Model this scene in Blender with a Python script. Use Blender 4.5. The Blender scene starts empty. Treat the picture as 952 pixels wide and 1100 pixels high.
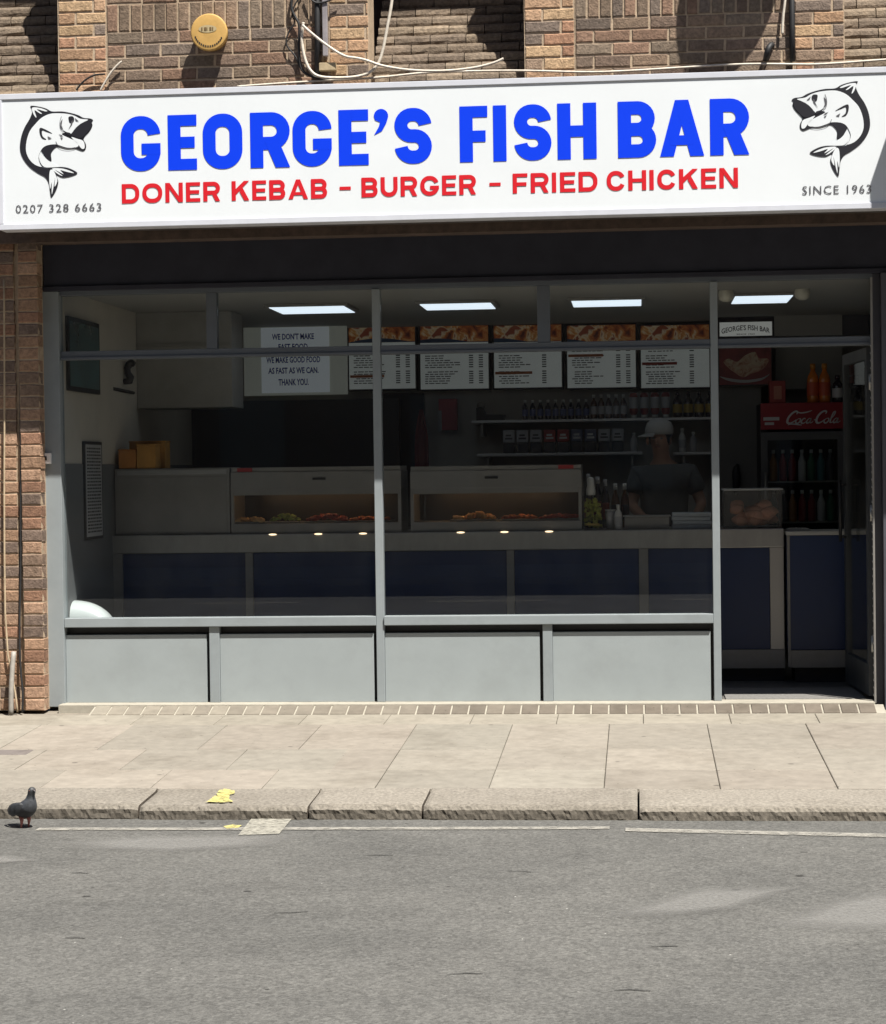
import bpy, bmesh, math, random
import numpy as np
from mathutils import Vector, Matrix, noise
random.seed(7)
R_=math.radians
S=bpy.context.scene
# ------------------------------------------------------------------ camera
FPX=2244.9; D=12.9; CAMZ=1.435
yaw,pit,rol=-0.09336812,-0.019078,-0.013616
cy,sy,cp,sp=math.cos(yaw),math.sin(yaw),math.cos(pit),math.sin(pit)
fw=Vector((sy*cp,cy*cp,sp)); r0=Vector((cy,-sy,0)); u0=r0.cross(fw)
cr,sr=math.cos(rol),math.sin(rol)
ri=r0*cr+u0*sr; up=-r0*sr+u0*cr
CAM=Vector((0,-D,CAMZ))
cam=bpy.data.cameras.new('camera'); co=bpy.data.objects.new('camera',cam); S.collection.objects.link(co)
m=Matrix.Identity(4)
for i in range(3):
    m[i][0]=ri[i]; m[i][1]=up[i]; m[i][2]=-fw[i]; m[i][3]=CAM[i]
co.matrix_world=m
cam.sensor_width=36; cam.lens=36*FPX/1100; cam.clip_start=.05; cam.clip_end=3000
S.camera=co
# ------------------------------------------------------------------ sun and sky
SH=Vector((-.87,1,-2.49)).normalized()            # direction the light travels
elev=math.asin(-SH.z)
w=bpy.data.worlds.new('World'); S.world=w; w.use_nodes=True
nt=w.node_tree; bg=nt.nodes['Background']; sk=nt.nodes.new('ShaderNodeTexSky')
sk.sky_type='NISHITA'; sk.sun_disc=False; sk.sun_elevation=elev
sk.sun_rotation=math.atan2(-SH.x,-SH.y)
nt.links.new(sk.outputs[0],bg.inputs[0]); bg.inputs[1].default_value=.05
sl=bpy.data.lights.new('sun','SUN'); so=bpy.data.objects.new('sun',sl); S.collection.objects.link(so)
sl.energy=4.8; sl.angle=R_(.5); sl.color=(1,.955,.88)
so.rotation_euler=SH.to_track_quat('-Z','Y').to_euler(); so.location=(6,-8,16)
S.view_settings.view_transform='Standard'; S.view_settings.look='None'; S.view_settings.exposure=.95; S.view_settings.gamma=1
S.view_settings.use_curve_mapping=False
S.render.engine='CYCLES'
S.cycles.max_bounces=7; S.cycles.transparent_max_bounces=12; S.cycles.caustics_reflective=False; S.cycles.caustics_refractive=False
S.cycles.sample_clamp_indirect=6
# ------------------------------------------------------------------ helpers
def at(px,py,Y):
    d=ri*((px-476)/FPX)+up*(-(py-550)/FPX)+fw
    return CAM+d*((Y-CAM.y)/d.y)
def ground(px,py,z):
    d=ri*((px-476)/FPX)+up*(-(py-550)/FPX)+fw
    return CAM+d*((z-CAM.z)/d.z)
def X(px,py,Y): return at(px,py,Y).x
def Z(px,py,Y): return at(px,py,Y).z
def tag(o,label=None,cat=None,group=None,kind=None):
    if label:o['label']=label
    if cat:o['category']=cat
    if group:o['group']=group
    if kind:o['kind']=kind
    return o
def empty(name,loc,label=None,cat=None,group=None):
    o=bpy.data.objects.new(name,None); S.collection.objects.link(o); o.location=loc; o.empty_display_size=.1
    return tag(o,label,cat,group)
class MB:
    def __init__(s): s.v=[];s.f=[];s.c=[];s.sm=[]
    def add(s,vs,fs,col=None,smooth=False):
        b=len(s.v); s.v+= [tuple(v) for v in vs]
        for f in fs: s.f.append([b+i for i in f]); s.c.append(col); s.sm.append(smooth)
        return s
    def box(s,x0,x1,y0,y1,z0,z1,col=None,bev=0):
        if x0>x1:x0,x1=x1,x0
        if y0>y1:y0,y1=y1,y0
        if z0>z1:z0,z1=z1,z0
        if bev:
            bm=bmesh.new(); bmesh.ops.create_cube(bm,size=1)
            for v in bm.verts: v.co=Vector(((x0+x1)/2+v.co.x*(x1-x0),(y0+y1)/2+v.co.y*(y1-y0),(z0+z1)/2+v.co.z*(z1-z0)))
            bmesh.ops.bevel(bm,geom=bm.edges[:],offset=bev,segments=2,affect='EDGES',profile=.6)
            bm.verts.index_update()
            s.add([v.co for v in bm.verts],[[v.index for v in f.verts] for f in bm.faces],col); bm.free(); return s
        vs=[(x,y,z) for z in (z0,z1) for y in (y0,y1) for x in (x0,x1)]
        return s.add(vs,[(0,2,3,1),(4,5,7,6),(0,1,5,4),(2,6,7,3),(0,4,6,2),(1,3,7,5)],col)
    def tube(s,pts,r,n=8,col=None,smooth=True,cap=True,smoothpath=0):
        P=[Vector(p) for p in pts]; rs=list(r) if isinstance(r,(list,tuple)) else [r]*len(P)
        for _ in range(smoothpath):
            Q=[P[0]]; q=[rs[0]]
            for a,b in zip(P,P[1:]): Q+=[a*.75+b*.25,a*.25+b*.75]
            for a,b in zip(rs,rs[1:]): q+=[a*.75+b*.25,a*.25+b*.75]
            P=Q+[P[-1]]; rs=q+[rs[-1]]
        t=(P[1]-P[0]).normalized(); nrm=t.orthogonal().normalized(); vs=[]
        for i,p in enumerate(P):
            a=P[max(i-1,0)];b=P[min(i+1,len(P)-1)]; t=(b-a).normalized()
            nrm=(nrm-t*nrm.dot(t)).normalized(); bn=t.cross(nrm)
            for k in range(n):
                an=2*math.pi*k/n; vs.append(p+(nrm*math.cos(an)+bn*math.sin(an))*rs[i])
        fs=[(i*n+k,i*n+(k+1)%n,(i+1)*n+(k+1)%n,(i+1)*n+k) for i in range(len(P)-1) for k in range(n)]
        if cap: fs+=[tuple(reversed(range(n))),tuple(range((len(P)-1)*n,len(P)*n))]
        return s.add(vs,fs,col,smooth)
    def lathe(s,prof,c=(0,0,0),n=20,axis='z',col=None,smooth=True):
        vs=[];c=Vector(c)
        for r,h in prof:
            for k in range(n):
                a=2*math.pi*k/n; x,y=r*math.cos(a),r*math.sin(a)
                vs.append(c+(Vector((x,y,h)) if axis=='z' else Vector((x,-h,y))))
        fs=[(i*n+k,i*n+(k+1)%n,(i+1)*n+(k+1)%n,(i+1)*n+k) for i in range(len(prof)-1) for k in range(n)]
        fs+=[tuple(reversed(range(n))),tuple(range((len(prof)-1)*n,len(prof)*n))]
        return s.add(vs,fs,col,smooth)
    def blob(s,c,r,seed=0,n=10,amp=.2,col=None,smooth=True,fr=3.):
        rx,ry,rz=(r,r,r) if not isinstance(r,(tuple,list)) else r
        vs=[];m_=n*2; o=Vector((seed*7.3,seed*3.1,seed*1.7))
        for i in range(n+1):
            th=math.pi*i/n
            for k in range(m_):
                a=2*math.pi*k/m_; d=Vector((math.sin(th)*math.cos(a),math.sin(th)*math.sin(a),math.cos(th)))
                q=1+amp*noise.noise(d*fr/2+o)*2
                vs.append(Vector(c)+Vector((d.x*rx,d.y*ry,d.z*rz))*q)
        fs=[(i*m_+k,i*m_+(k+1)%m_,(i+1)*m_+(k+1)%m_,(i+1)*m_+k) for i in range(n) for k in range(m_)]
        return s.add(vs,fs,col,smooth)
    def poly(s,pts,y,col=None):                       # filled outline facing the street
        return s.add([(p[0],y,p[1]) for p in pts],[list(range(len(pts)))],col)
    def build(s,name,mat,parent=None,loc=None,weld=False):
        me=bpy.data.meshes.new(name); me.from_pydata(s.v,[],s.f); me.update()
        if any(c is not None for c in s.c):
            at_=me.color_attributes.new('Col','FLOAT_COLOR','CORNER'); li=0; arr=[]
            for f,c in zip(s.f,s.c):
                c=c or (.5,.5,.5); arr+= [c[0],c[1],c[2],1]*len(f)
            at_.data.foreach_set('color',arr)
        me.polygons.foreach_set('use_smooth',s.sm)
        bm=bmesh.new(); bm.from_mesh(me)
        if weld: bmesh.ops.remove_doubles(bm,verts=bm.verts,dist=1e-5)
        if len(s.f)>1 and not getattr(s,'flat',False): bmesh.ops.recalc_face_normals(bm,faces=bm.faces)
        bm.to_mesh(me); bm.free()
        o=bpy.data.objects.new(name,me); S.collection.objects.link(o)
        if mat: me.materials.append(mat)
        if parent is not None:
            o.parent=parent
            if loc is None: 
                p=parent; off=Vector((0,0,0))
                while p: off+=p.location; p=p.parent
                me.transform(Matrix.Translation(-off))
            else: o.location=loc
        elif loc is not None: o.location=loc
        return o
def dup(o,loc=None,parent=None):
    c=o.copy(); S.collection.objects.link(c)
    if parent is not None: c.parent=parent
    for ch in list(o.children): dup(ch,None,c)
    if loc is not None: c.location=loc
    return c
MC={}
def mat(name,col,rough=.6,metal=0,noise_s=0,noise_a=.15,bump=0,bump_s=60,spec=.5,attr=False,emit=0,alpha=None,stretch=None,coat=0,dirt=0,trans=0):
    if name in MC: return MC[name]
    m=bpy.data.materials.new(name); m.use_nodes=True; n=m.node_tree.nodes; l=m.node_tree.links; b=n['Principled BSDF']
    b.inputs['Base Color'].default_value=(*col,1); b.inputs['Roughness'].default_value=rough; b.inputs['Metallic'].default_value=metal
    b.inputs['Specular IOR Level'].default_value=spec
    if coat: b.inputs['Coat Weight'].default_value=coat
    if trans: b.inputs['Transmission Weight'].default_value=trans
    tc=n.new('ShaderNodeTexCoord'); src=None
    if attr:
        a=n.new('ShaderNodeAttribute'); a.attribute_name='Col'; src=a.outputs[0]
    def mapped():
        mp=n.new('ShaderNodeMapping'); l.new(tc.outputs['Object'],mp.inputs[0])
        if stretch: mp.inputs['Scale'].default_value=stretch
        return mp.outputs[0]
    if noise_s:
        mx=n.new('ShaderNodeMix'); mx.data_type='RGBA'; mx.blend_type='MULTIPLY'; mx.inputs[0].default_value=1
        t=n.new('ShaderNodeTexNoise'); t.inputs['Scale'].default_value=noise_s; t.inputs['Detail'].default_value=8; t.inputs['Roughness'].default_value=.65
        l.new(mapped(),t.inputs[0])
        rp=n.new('ShaderNodeMapRange'); rp.inputs[1].default_value=.3; rp.inputs[2].default_value=.7; rp.inputs[3].default_value=1-noise_a; rp.inputs[4].default_value=1+noise_a
        l.new(t.outputs[0],rp.inputs[0]); l.new(rp.outputs[0],mx.inputs[7])
        if src: l.new(src,mx.inputs[6])
        else: mx.inputs[6].default_value=(*col,1)
        src=mx.outputs[2]
        rr=n.new('ShaderNodeMapRange'); rr.inputs[3].default_value=max(rough-.12,.02); rr.inputs[4].default_value=min(rough+.12,1)
        l.new(t.outputs[0],rr.inputs[0]); l.new(rr.outputs[0],b.inputs['Roughness'])
    if dirt:
        mx=n.new('ShaderNodeMix'); mx.data_type='RGBA'; mx.blend_type='MULTIPLY'
        t=n.new('ShaderNodeTexNoise'); t.inputs['Scale'].default_value=2.3; t.inputs['Detail'].default_value=10; t.inputs['Roughness'].default_value=.7
        l.new(tc.outputs['Object'],t.inputs[0])
        rp=n.new('ShaderNodeMapRange'); rp.inputs[1].default_value=.5; rp.inputs[2].default_value=.72; rp.inputs[3].default_value=0; rp.inputs[4].default_value=dirt
        l.new(t.outputs[0],rp.inputs[0]); l.new(rp.outputs[0],mx.inputs[0])
        if src: l.new(src,mx.inputs[6])
        else: mx.inputs[6].default_value=(*col,1)
        mx.inputs[7].default_value=(.45,.42,.38,1); src=mx.outputs[2]
    if src: l.new(src,b.inputs['Base Color'])
    if bump:
        t=n.new('ShaderNodeTexNoise'); t.inputs['Scale'].default_value=bump_s; t.inputs['Detail'].default_value=6; l.new(mapped(),t.inputs[0])
        bp=n.new('ShaderNodeBump'); bp.inputs['Strength'].default_value=1; bp.inputs['Distance'].default_value=bump
        l.new(t.outputs[0],bp.inputs['Height']); l.new(bp.outputs[0],b.inputs['Normal'])
    if emit:
        b.inputs['Emission Color'].default_value=(*col,1); b.inputs['Emission Strength'].default_value=emit
    MC[name]=m; return m
def glass_mat(name,tint=(.96,.975,.975),ior=1.52,rough=0.0,dust=0):
    m=bpy.data.materials.new(name); m.use_nodes=True; n=m.node_tree.nodes; l=m.node_tree.links
    n.remove(n['Principled BSDF']); out=n['Material Output']
    t=n.new('ShaderNodeBsdfTransparent'); t.inputs[0].default_value=(*tint,1)
    g=n.new('ShaderNodeBsdfGlossy'); g.inputs['Roughness'].default_value=rough
    f=n.new('ShaderNodeFresnel'); ge=n.new('ShaderNodeNewGeometry'); mr=n.new('ShaderNodeMapRange'); mr.inputs[3].default_value=ior; mr.inputs[4].default_value=1/ior; l.new(ge.outputs['Backfacing'],mr.inputs[0]); l.new(mr.outputs[0],f.inputs[0])
    x=n.new('ShaderNodeMixShader'); l.new(f.outputs[0],x.inputs[0]); l.new(t.outputs[0],x.inputs[1]); l.new(g.outputs[0],x.inputs[2])
    if not dust: l.new(x.outputs[0],out.inputs[0]); return m
    df=n.new('ShaderNodeBsdfDiffuse'); df.inputs[0].default_value=(.75,.75,.72,1)
    tc=n.new('ShaderNodeTexCoord'); mp=n.new('ShaderNodeMapping'); mp.inputs['Scale'].default_value=(3,3,1.2); l.new(tc.outputs['Object'],mp.inputs[0])
    t2=n.new('ShaderNodeTexNoise'); t2.inputs['Scale'].default_value=2; t2.inputs['Detail'].default_value=10; t2.inputs['Roughness'].default_value=.7; l.new(mp.outputs[0],t2.inputs[0])
    r2=n.new('ShaderNodeMapRange'); r2.inputs[1].default_value=.35; r2.inputs[2].default_value=.75; r2.inputs[3].default_value=dust*.4; r2.inputs[4].default_value=dust*2.2; l.new(t2.outputs[0],r2.inputs[0])
    y_=n.new('ShaderNodeMixShader'); l.new(r2.outputs[0],y_.inputs[0]); l.new(x.outputs[0],y_.inputs[1]); l.new(df.outputs[0],y_.inputs[2]); l.new(y_.outputs[0],out.inputs[0]); return m
# materials
BRICK=mat('brick',(.2,.14,.1),.85,noise_s=45,noise_a=.4,bump=.005,bump_s=90,attr=True,dirt=.45,spec=.2)
MORTAR=mat('mortar',(.45,.35,.25),.95,noise_s=30,noise_a=.22,bump=.002,bump_s=150,spec=.1,dirt=.4)
FRAME=mat('grey_frame_paint',(.262,.292,.305),.55,spec=.15,noise_s=5,noise_a=.05,bump=.0006,bump_s=25,dirt=.22)
RAIL=mat('shaded_rail_paint',(.125,.14,.16),.55,spec=.15,noise_s=5,noise_a=.05,dirt=.15)  # frame paint darkened to carry the shade under the sign
PANELM=mat('grey_panel_paint',(.30,.335,.345),.5,noise_s=3,noise_a=.045,bump=.0008,bump_s=12,dirt=.16)
FASC=mat('dark_fascia_paint',(.040,.041,.054),.6,spec=.15,noise_s=6,noise_a=.15)
WHITE=mat('sign_white',(.76,.80,.83),.4,noise_s=2,noise_a=.02)
TRIM=mat('sign_trim',(.62,.64,.70),.35,noise_s=8,noise_a=.05)
BLUE=mat('vinyl_blue',(.0,.045,.80),.7,spec=.15)
RED=mat('vinyl_red',(.62,.012,.022),.7,spec=.2)
BLACK=mat('vinyl_black',(.012,.012,.018),.5)
DGREY=mat('vinyl_grey',(.09,.09,.1),.5)
STEEL=mat('brushed_steel',(.36,.36,.35),.36,metal=.85,noise_s=9,noise_a=.1,stretch=(1,1,14),bump=.0003,bump_s=120)
STEELD=mat('dull_steel',(.26,.25,.235),.5,metal=.35,noise_s=6,noise_a=.12)
NAVY=mat('navy_laminate',(.008,.027,.10),.4,noise_s=4,noise_a=.1)
DARK=mat('dark_plastic',(.02,.02,.022),.5,noise_s=8,noise_a=.2)
CABLEW=mat('cable_white',(.62,.56,.47),.6,noise_s=30,noise_a=.2)
CABLEB=mat('cable_black',(.015,.015,.016),.6,noise_s=30,noise_a=.2)
GLASS=glass_mat('window_glass',dust=.0018); CLEAR=glass_mat('clear_glass',(.9,.92,.92))
def spots(m,scale,rad,keep,dark=.55):
    """scattered gum spots / stains: round marks on a random part of the cells"""
    n=m.node_tree.nodes;l=m.node_tree.links;b=n['Principled BSDF']; src=b.inputs['Base Color'].links[0].from_socket
    tc=n.new('ShaderNodeTexCoord'); v=n.new('ShaderNodeTexVoronoi'); v.inputs['Scale'].default_value=scale; v.inputs['Randomness'].default_value=1; l.new(tc.outputs['Object'],v.inputs[0])
    a=n.new('ShaderNodeMapRange'); a.inputs[1].default_value=rad; a.inputs[2].default_value=rad*.6; l.new(v.outputs['Distance'],a.inputs[0])
    sp_=n.new('ShaderNodeSeparateColor'); l.new(v.outputs['Color'],sp_.inputs[0]); k=n.new('ShaderNodeMath'); k.operation='LESS_THAN'; k.inputs[1].default_value=keep; l.new(sp_.outputs[0],k.inputs[0])
    q=n.new('ShaderNodeMath'); q.operation='MULTIPLY'; l.new(a.outputs[0],q.inputs[0]); l.new(k.outputs[0],q.inputs[1])
    x=n.new('ShaderNodeMix'); x.data_type='RGBA'; x.blend_type='MULTIPLY'; l.new(q.outputs[0],x.inputs[0]); l.new(src,x.inputs[6]); x.inputs[7].default_value=(dark,dark,dark,1); l.new(x.outputs[2],b.inputs['Base Color'])
# ------------------------------------------------------------------ writing
def arc(cx,cy,rx,ry,a0,a1,n=9):
    return [(cx+rx*math.cos(R_(a0+(a1-a0)*i/n)),cy+ry*math.sin(R_(a0+(a1-a0)*i/n))) for i in range(n+1)]
def glyph(ch,w,t):
    h=t/2; L,Rr,B,T,M=h,w-h,h,1-h,.5; r=max(min((w-t)*.47,.36),.01); s=[]; p=[]
    bx=lambda a,b,c,d: p.append([(a,c),(b,c),(b,d),(a,d)])
    def cap(e0,e1):
        a0=0 if T-r<=0 or e0<=T-r else math.degrees(math.asin(min(1,(e0-(T-r))/r))); a1=0 if e1>=B+r else math.degrees(math.asin(min(1,((B+r)-e1)/r)))
        return ([(Rr,e0)] if a0==0 else [])+arc(Rr-r,T-r,r,r,a0,90)+arc(L+r,T-r,r,r,90,180)+arc(L+r,B+r,r,r,180,270)+arc(Rr-r,B+r,r,r,270,360-a1)+([(Rr,e1)] if a1==0 else [])
    hb=t*.86
    if ch=='G': s.append(cap(.66,.5)); bx(w*.52,w,.5-hb,.5)
    elif ch=='C': s.append(cap(.68,.32))
    elif ch=='O': s.append(cap(.5,.5))
    elif ch=='E': bx(0,t,0,1); bx(t,w,0,hb); bx(t,w,1-hb,1); bx(t,w*.93,.5-hb/2,.5+hb/2)
    elif ch=='F': bx(0,t,0,1); bx(t,w,1-hb,1); bx(t,w*.93,.46-hb/2,.46+hb/2)
    elif ch=='I': bx(0,t,0,1)
    elif ch=='H': bx(0,t,0,1); bx(w-t,w,0,1); bx(t,w-t,.5-hb/2,.5+hb/2)
    elif ch=='U': s.append([(L,1)]+arc(L+r,B+r,r,r,180,270)+arc(Rr-r,B+r,r,r,270,360)+[(Rr,1)])
    elif ch in 'DBRP':
        bx(0,t,0,1); h2=hb/2
        if ch=='D': s.append([(h,T)]+arc(Rr-r,T-r,r,r,90,0)+arc(Rr-r,B+r,r,r,0,-90)+[(h,B)])
        else:
            mid=.5 if ch=='B' else .44
            q=(T-mid)/2; s.append([(h,T)]+arc(Rr-q-(.02 if ch=='B' else 0),T-q,q,q,90,-90,14)+[(h,mid)])
            if ch=='B': q=(mid-B)/2; s.append([(h,mid)]+arc(Rr-q,B+q,q,q,90,-90,14)+[(h,B)])
            if ch=='R': p.append([(w-t*1.12,0),(w,0),(w*.72,.48),(w*.72-t*1.1,.48)])
    elif ch=='A':
        p.append([(0,0),(t*1.04,0),(w/2+t*.5,1),(w/2-t*.5,1)]); p.append([(w,0),(w-t*1.04,0),(w/2-t*.5,1),(w/2+t*.5,1)])
        bx(w*.24,w*.76,.2,.2+hb*.85)
    elif ch=='N':
        bx(0,t,0,1); bx(w-t,w,0,1); p.append([(0,1),(t*1.05,1),(w,0),(w-t*1.05,0)])
    elif ch=='K':
        bx(0,t,0,1); p.append([(t*.9,.28),(t*.9,.58),(w-t*1.25,1),(w,1)]); p.append([(w-t*1.22,0),(w,0),(w*.62,.66),(w*.62-t*.75,.46)])
    elif ch=='S':
        r2=min(r,(T-.5)/2)
        a0=math.degrees(math.asin(max(0,min(1,(.70-(T-r))/r)))); s.append(arc(Rr-r,T-r,r,r,a0,90)+arc(L+r2,T-r2,r2,r2,90,270,14)+arc(Rr-r2,.5-r2,r2,r2,90,-90,14)+arc(L+r,B+r,r,r,270,180+a0))
    elif ch=="'":
        p.append([(.02,.80)]+arc(w*.5,.87,w*.5,.13,180,-20,12)+[(w*.86,.74),(w*.55,.6),(.0,.53),(w*.34,.68),(w*.42,.76)][0:5])
    elif ch=='-': bx(0,w,.40,.40+t*.8)
    return s,p
def strip(mb,P,t,f,lay,wscale=1):
    Q=[P[0]]
    for q in P[1:]:
        if math.hypot(q[0]-Q[-1][0],q[1]-Q[-1][1])>1e-4: Q.append(q)
    if isinstance(t,list) and len(Q)!=len(P): t=[t[min(int(i*len(P)/len(Q)),len(t)-1)] for i in range(len(Q))]
    P=Q; n=len(P); L=[];Rt=[]
    for i in range(n):
        a=P[max(i-1,0)];b=P[min(i+1,n-1)]; dx,dy=b[0]-a[0],b[1]-a[1]; d=math.hypot(dx,dy) or 1
        if i in(0,n-1): k=1
        else:
            a1=math.atan2(P[i][1]-a[1],P[i][0]-a[0]); a2=math.atan2(b[1]-P[i][1],b[0]-P[i][0]); da=(a2-a1+math.pi)%(2*math.pi)-math.pi; k=min(1/max(math.cos(da/2),.5),1.5)
        nx,ny=-dy/d,dx/d; tt=(t[i] if isinstance(t,list) else t)/2*k
        L.append((P[i][0]+nx*tt,P[i][1]+ny*tt)); Rt.append((P[i][0]-nx*tt,P[i][1]-ny*tt))
    vs=[f(*q,lay) for q in L+Rt]; mb.add(vs,[(i,i+1,n+i+1,n+i) for i in range(n-1)])
def letter(mb,ch,x,z,w,h,t,Y):
    """w,h,t world metres"""
    s,p=glyph(ch,w/h,t); k=[0]
    f=lambda a,b,lay:(x+a*h,Y-.00025*lay,z+b*h)
    for P in s: k[0]+=1; strip(mb,P,t,f,k[0])
    for P in p: k[0]+=1; mb.add([f(a,b,k[0]) for a,b in P],[list(range(len(P)))])
def ftext(txt,w=None,h=None,align='CENTER',bold=0,shear=0,spacing=1):
    """built-in font as list of verts/faces in the plane, fitted to w x h"""
    c=bpy.data.curves.new('t','FONT'); c.body=txt; c.offset=bold; c.shear=shear; c.space_character=spacing; c.resolution_u=2
    o=bpy.data.objects.new('t',c); S.collection.objects.link(o); dg=bpy.context.evaluated_depsgraph_get()
    me=bpy.data.meshes.new_from_object(o.evaluated_get(dg)); vs=[v.co.copy() for v in me.vertices]; fs=[list(p.vertices) for p in me.polygons]
    bpy.data.objects.remove(o); bpy.data.curves.remove(c); bpy.data.meshes.remove(me)
    x0=min(v.x for v in vs);x1=max(v.x for v in vs);z0=min(v.y for v in vs);z1=max(v.y for v in vs)
    sx=w/(x1-x0) if w else 1; sz=h/(z1-z0) if h else sx
    return [((v.x-(x0+x1)/2)*sx,(v.y-(z0+z1)/2)*sz) for v in vs],fs
def put_text(mb,txt,cx,cz,w,h,Y,**k):
    v,f=ftext(txt,w,h,**k); mb.add([(cx+a,Y,cz+b) for a,b in v],f)
# ------------------------------------------------------------------ brick makers
def bcol(kind):
    r=random.random
    if kind=='pier': base=random.choice([(.37,.235,.145),(.40,.26,.165),(.34,.195,.125),(.25,.18,.13),(.42,.29,.175),(.20,.155,.125)])
    elif kind=='wall': base=random.choice([(.195,.145,.105),(.175,.13,.098),(.22,.158,.112),(.24,.17,.12),(.185,.132,.10),(.235,.15,.105),(.20,.155,.115),(.16,.125,.10)])
    elif kind=='sill': base=random.choice([(.185,.145,.108),(.21,.165,.12),(.16,.125,.095)])
    else: base=random.choice([(.30,.19,.125),(.34,.22,.15),(.26,.15,.10),(.22,.155,.115),(.17,.125,.10)])
    k=.86+r()*.3
    return tuple(c*k for c in base)
def brick(mb,x0,x1,z0,z1,y,kind,depth=.03,jit=.0022):
    j=lambda a=jit: random.uniform(-a,a)
    yy=y+j(.0018); x0+=j();x1+=j();z0+=j(.0015);z1+=j(.0015); b=.005; bk=y+depth
    nx=max(1,int((x1-x0)/.05)) ; vs=[];fs=[]
    # front face grid with wavy edges
    xs=[x0+(x1-x0)*i/nx for i in range(nx+1)]
    top=[z1+j(.0018) for _ in xs]; bot=[z0+j(.0018) for _ in xs]
    for i,x in enumerate(xs):
        bx=b if i==0 else (-b if i==nx else 0)
        vs+=[(x,bk,bot[i]),(x,yy+b*.8,bot[i]),(x+bx,yy,bot[i]+b),(x+bx,yy,top[i]-b),(x,yy+b*.8,top[i]),(x,bk,top[i])]
    for i in range(nx):
        a=i*6;c=a+6
        for k in range(5): fs.append((a+k,c+k,c+k+1,a+k+1))
    fs.append((0,1,2,3,4,5)); e=nx*6; fs.append((e+5,e+4,e+3,e+2,e+1,e))
    mb.add(vs,fs,bcol(kind))
def brickwork(mb,x0,x1,z0,z1,y,kind='wall',L=.225,H=.074,off=0,join=.0105,start=0,y_of=None,depth=.03):
    n=max(1,round((z1-z0)/H)); hh=(z1-z0)/n
    for r in range(n):
        za=z0+r*hh+join/2; zb=z0+(r+1)*hh-join/2; x=x0-(0 if (r+start)%2==0 else L/2); yy=y_of(r) if y_of else y
        while x<x1-.01:
            a=max(x,x0)+join/2; b=min(x+L,x1)-join/2
            if b-a>.03: brick(mb,a,b,za,zb,yy,kind,depth=depth)
            elif b-a>.01: brick(mb,a,b,za,zb,yy,kind,depth=depth)
            x+=L
# ================================================================== GROUND
SLOPE=.0376; P0=at(560,767,-.29).z+.0376*.29; YB=-.17                                  # brick face plane
def pave(px,py):                                      # meets the sloping pavement
    d=ri*((px-476)/FPX)+up*(-(py-550)/FPX)+fw
    t=(P0+SLOPE*CAM.y-CAM.z)/(d.z-SLOPE*d.y); return CAM+d*t
yk_back=pave(600,847).y; yk_front=pave(600,866).y
zk=SLOPE*yk_front+P0
zr=at(600,881,yk_front).z                              # road level at the kerb
print('kerb',yk_back,yk_front,zk,zr)
ASPH=bpy.data.materials.new('asphalt'); ASPH.use_nodes=True
def asphalt():
    n=ASPH.node_tree.nodes;l=ASPH.node_tree.links;b=n['Principled BSDF']; tc=n.new('ShaderNodeTexCoord')
    def N(s,d=8,r=.6):
        t=n.new('ShaderNodeTexNoise'); t.inputs['Scale'].default_value=s;t.inputs['Detail'].default_value=d;t.inputs['Roughness'].default_value=r; l.new(tc.outputs['Object'],t.inputs[0]); return t.outputs[0]
    def ramp(src,stops):
        r=n.new('ShaderNodeValToRGB'); l.new(src,r.inputs[0]); e=r.color_ramp.elements
        while len(e)<len(stops): e.new(.5)
        for q,(p,c) in zip(e,stops): q.position=p; q.color=(*c,1)
        return r.outputs[0]
    def mul(a,b_,f=1):
        x=n.new('ShaderNodeMix');x.data_type='RGBA';x.blend_type='MULTIPLY';x.inputs[0].default_value=f;l.new(a,x.inputs[6]);l.new(b_,x.inputs[7]);return x.outputs[2]
    g=lambda v:(v,v,v)
    base=ramp(N(1.1,6),[(.3,(.094,.093,.087)),(.7,(.132,.129,.119))])
    fine=ramp(N(85,5,.75),[(.3,g(.55)),(.5,g(1.0)),(.72,g(1.5))])
    v=n.new('ShaderNodeTexVoronoi'); v.inputs['Scale'].default_value=55; l.new(tc.outputs['Object'],v.inputs[0])
    spk=ramp(v.outputs['Distance'],[(.0,g(2.1)),(.09,g(1.6)),(.13,g(1.0)),(1,g(.93))])
    vc=ramp(v.outputs['Color'],[(0,g(.75)),(1,g(1.25))])
    dark=ramp(N(6,12,.75),[(.30,g(.45)),(.36,g(.9)),(.5,g(1))])
    mp=n.new('ShaderNodeMapping'); mp.inputs['Scale'].default_value=(.8,2,1); l.new(tc.outputs['Object'],mp.inputs[0])
    t=n.new('ShaderNodeTexNoise'); t.inputs['Scale'].default_value=1.2; t.inputs['Detail'].default_value=6; l.new(mp.outputs[0],t.inputs[0])
    streak=ramp(t.outputs[0],[(.35,g(.95)),(.65,g(1.05))])
    m1=mul(base,fine); m1=mul(m1,vc,.8); m1=mul(m1,spk,.55); m1=mul(m1,dark); m1=mul(m1,streak)
    l.new(m1,b.inputs['Base Color']); spots(ASPH,3.2,.07,.5,.35); spots(ASPH,9,.09,.35,.4); spots(ASPH,14,.07,.12,3.2); b.inputs['Roughness'].default_value=.85; b.inputs['Specular IOR Level'].default_value=.25
    bp=n.new('ShaderNodeBump'); bp.inputs['Distance'].default_value=.006; bp.inputs['Strength'].default_value=.9; l.new(N(90,3),bp.inputs['Height']); l.new(bp.outputs[0],b.inputs['Normal'])
asphalt()
ROADY0=-17.5
mb=MB(); mb.add([(-400,-400,zr-.012),(400,-400,zr-.012),(400,400,zr-.012),(-400,400,zr-.012)],[(0,1,2,3)])
tag(mb.build('ground',mat('ground_earth',(.12,.11,.095),.9,noise_s=2,noise_a=.3)),kind='structure')
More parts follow.
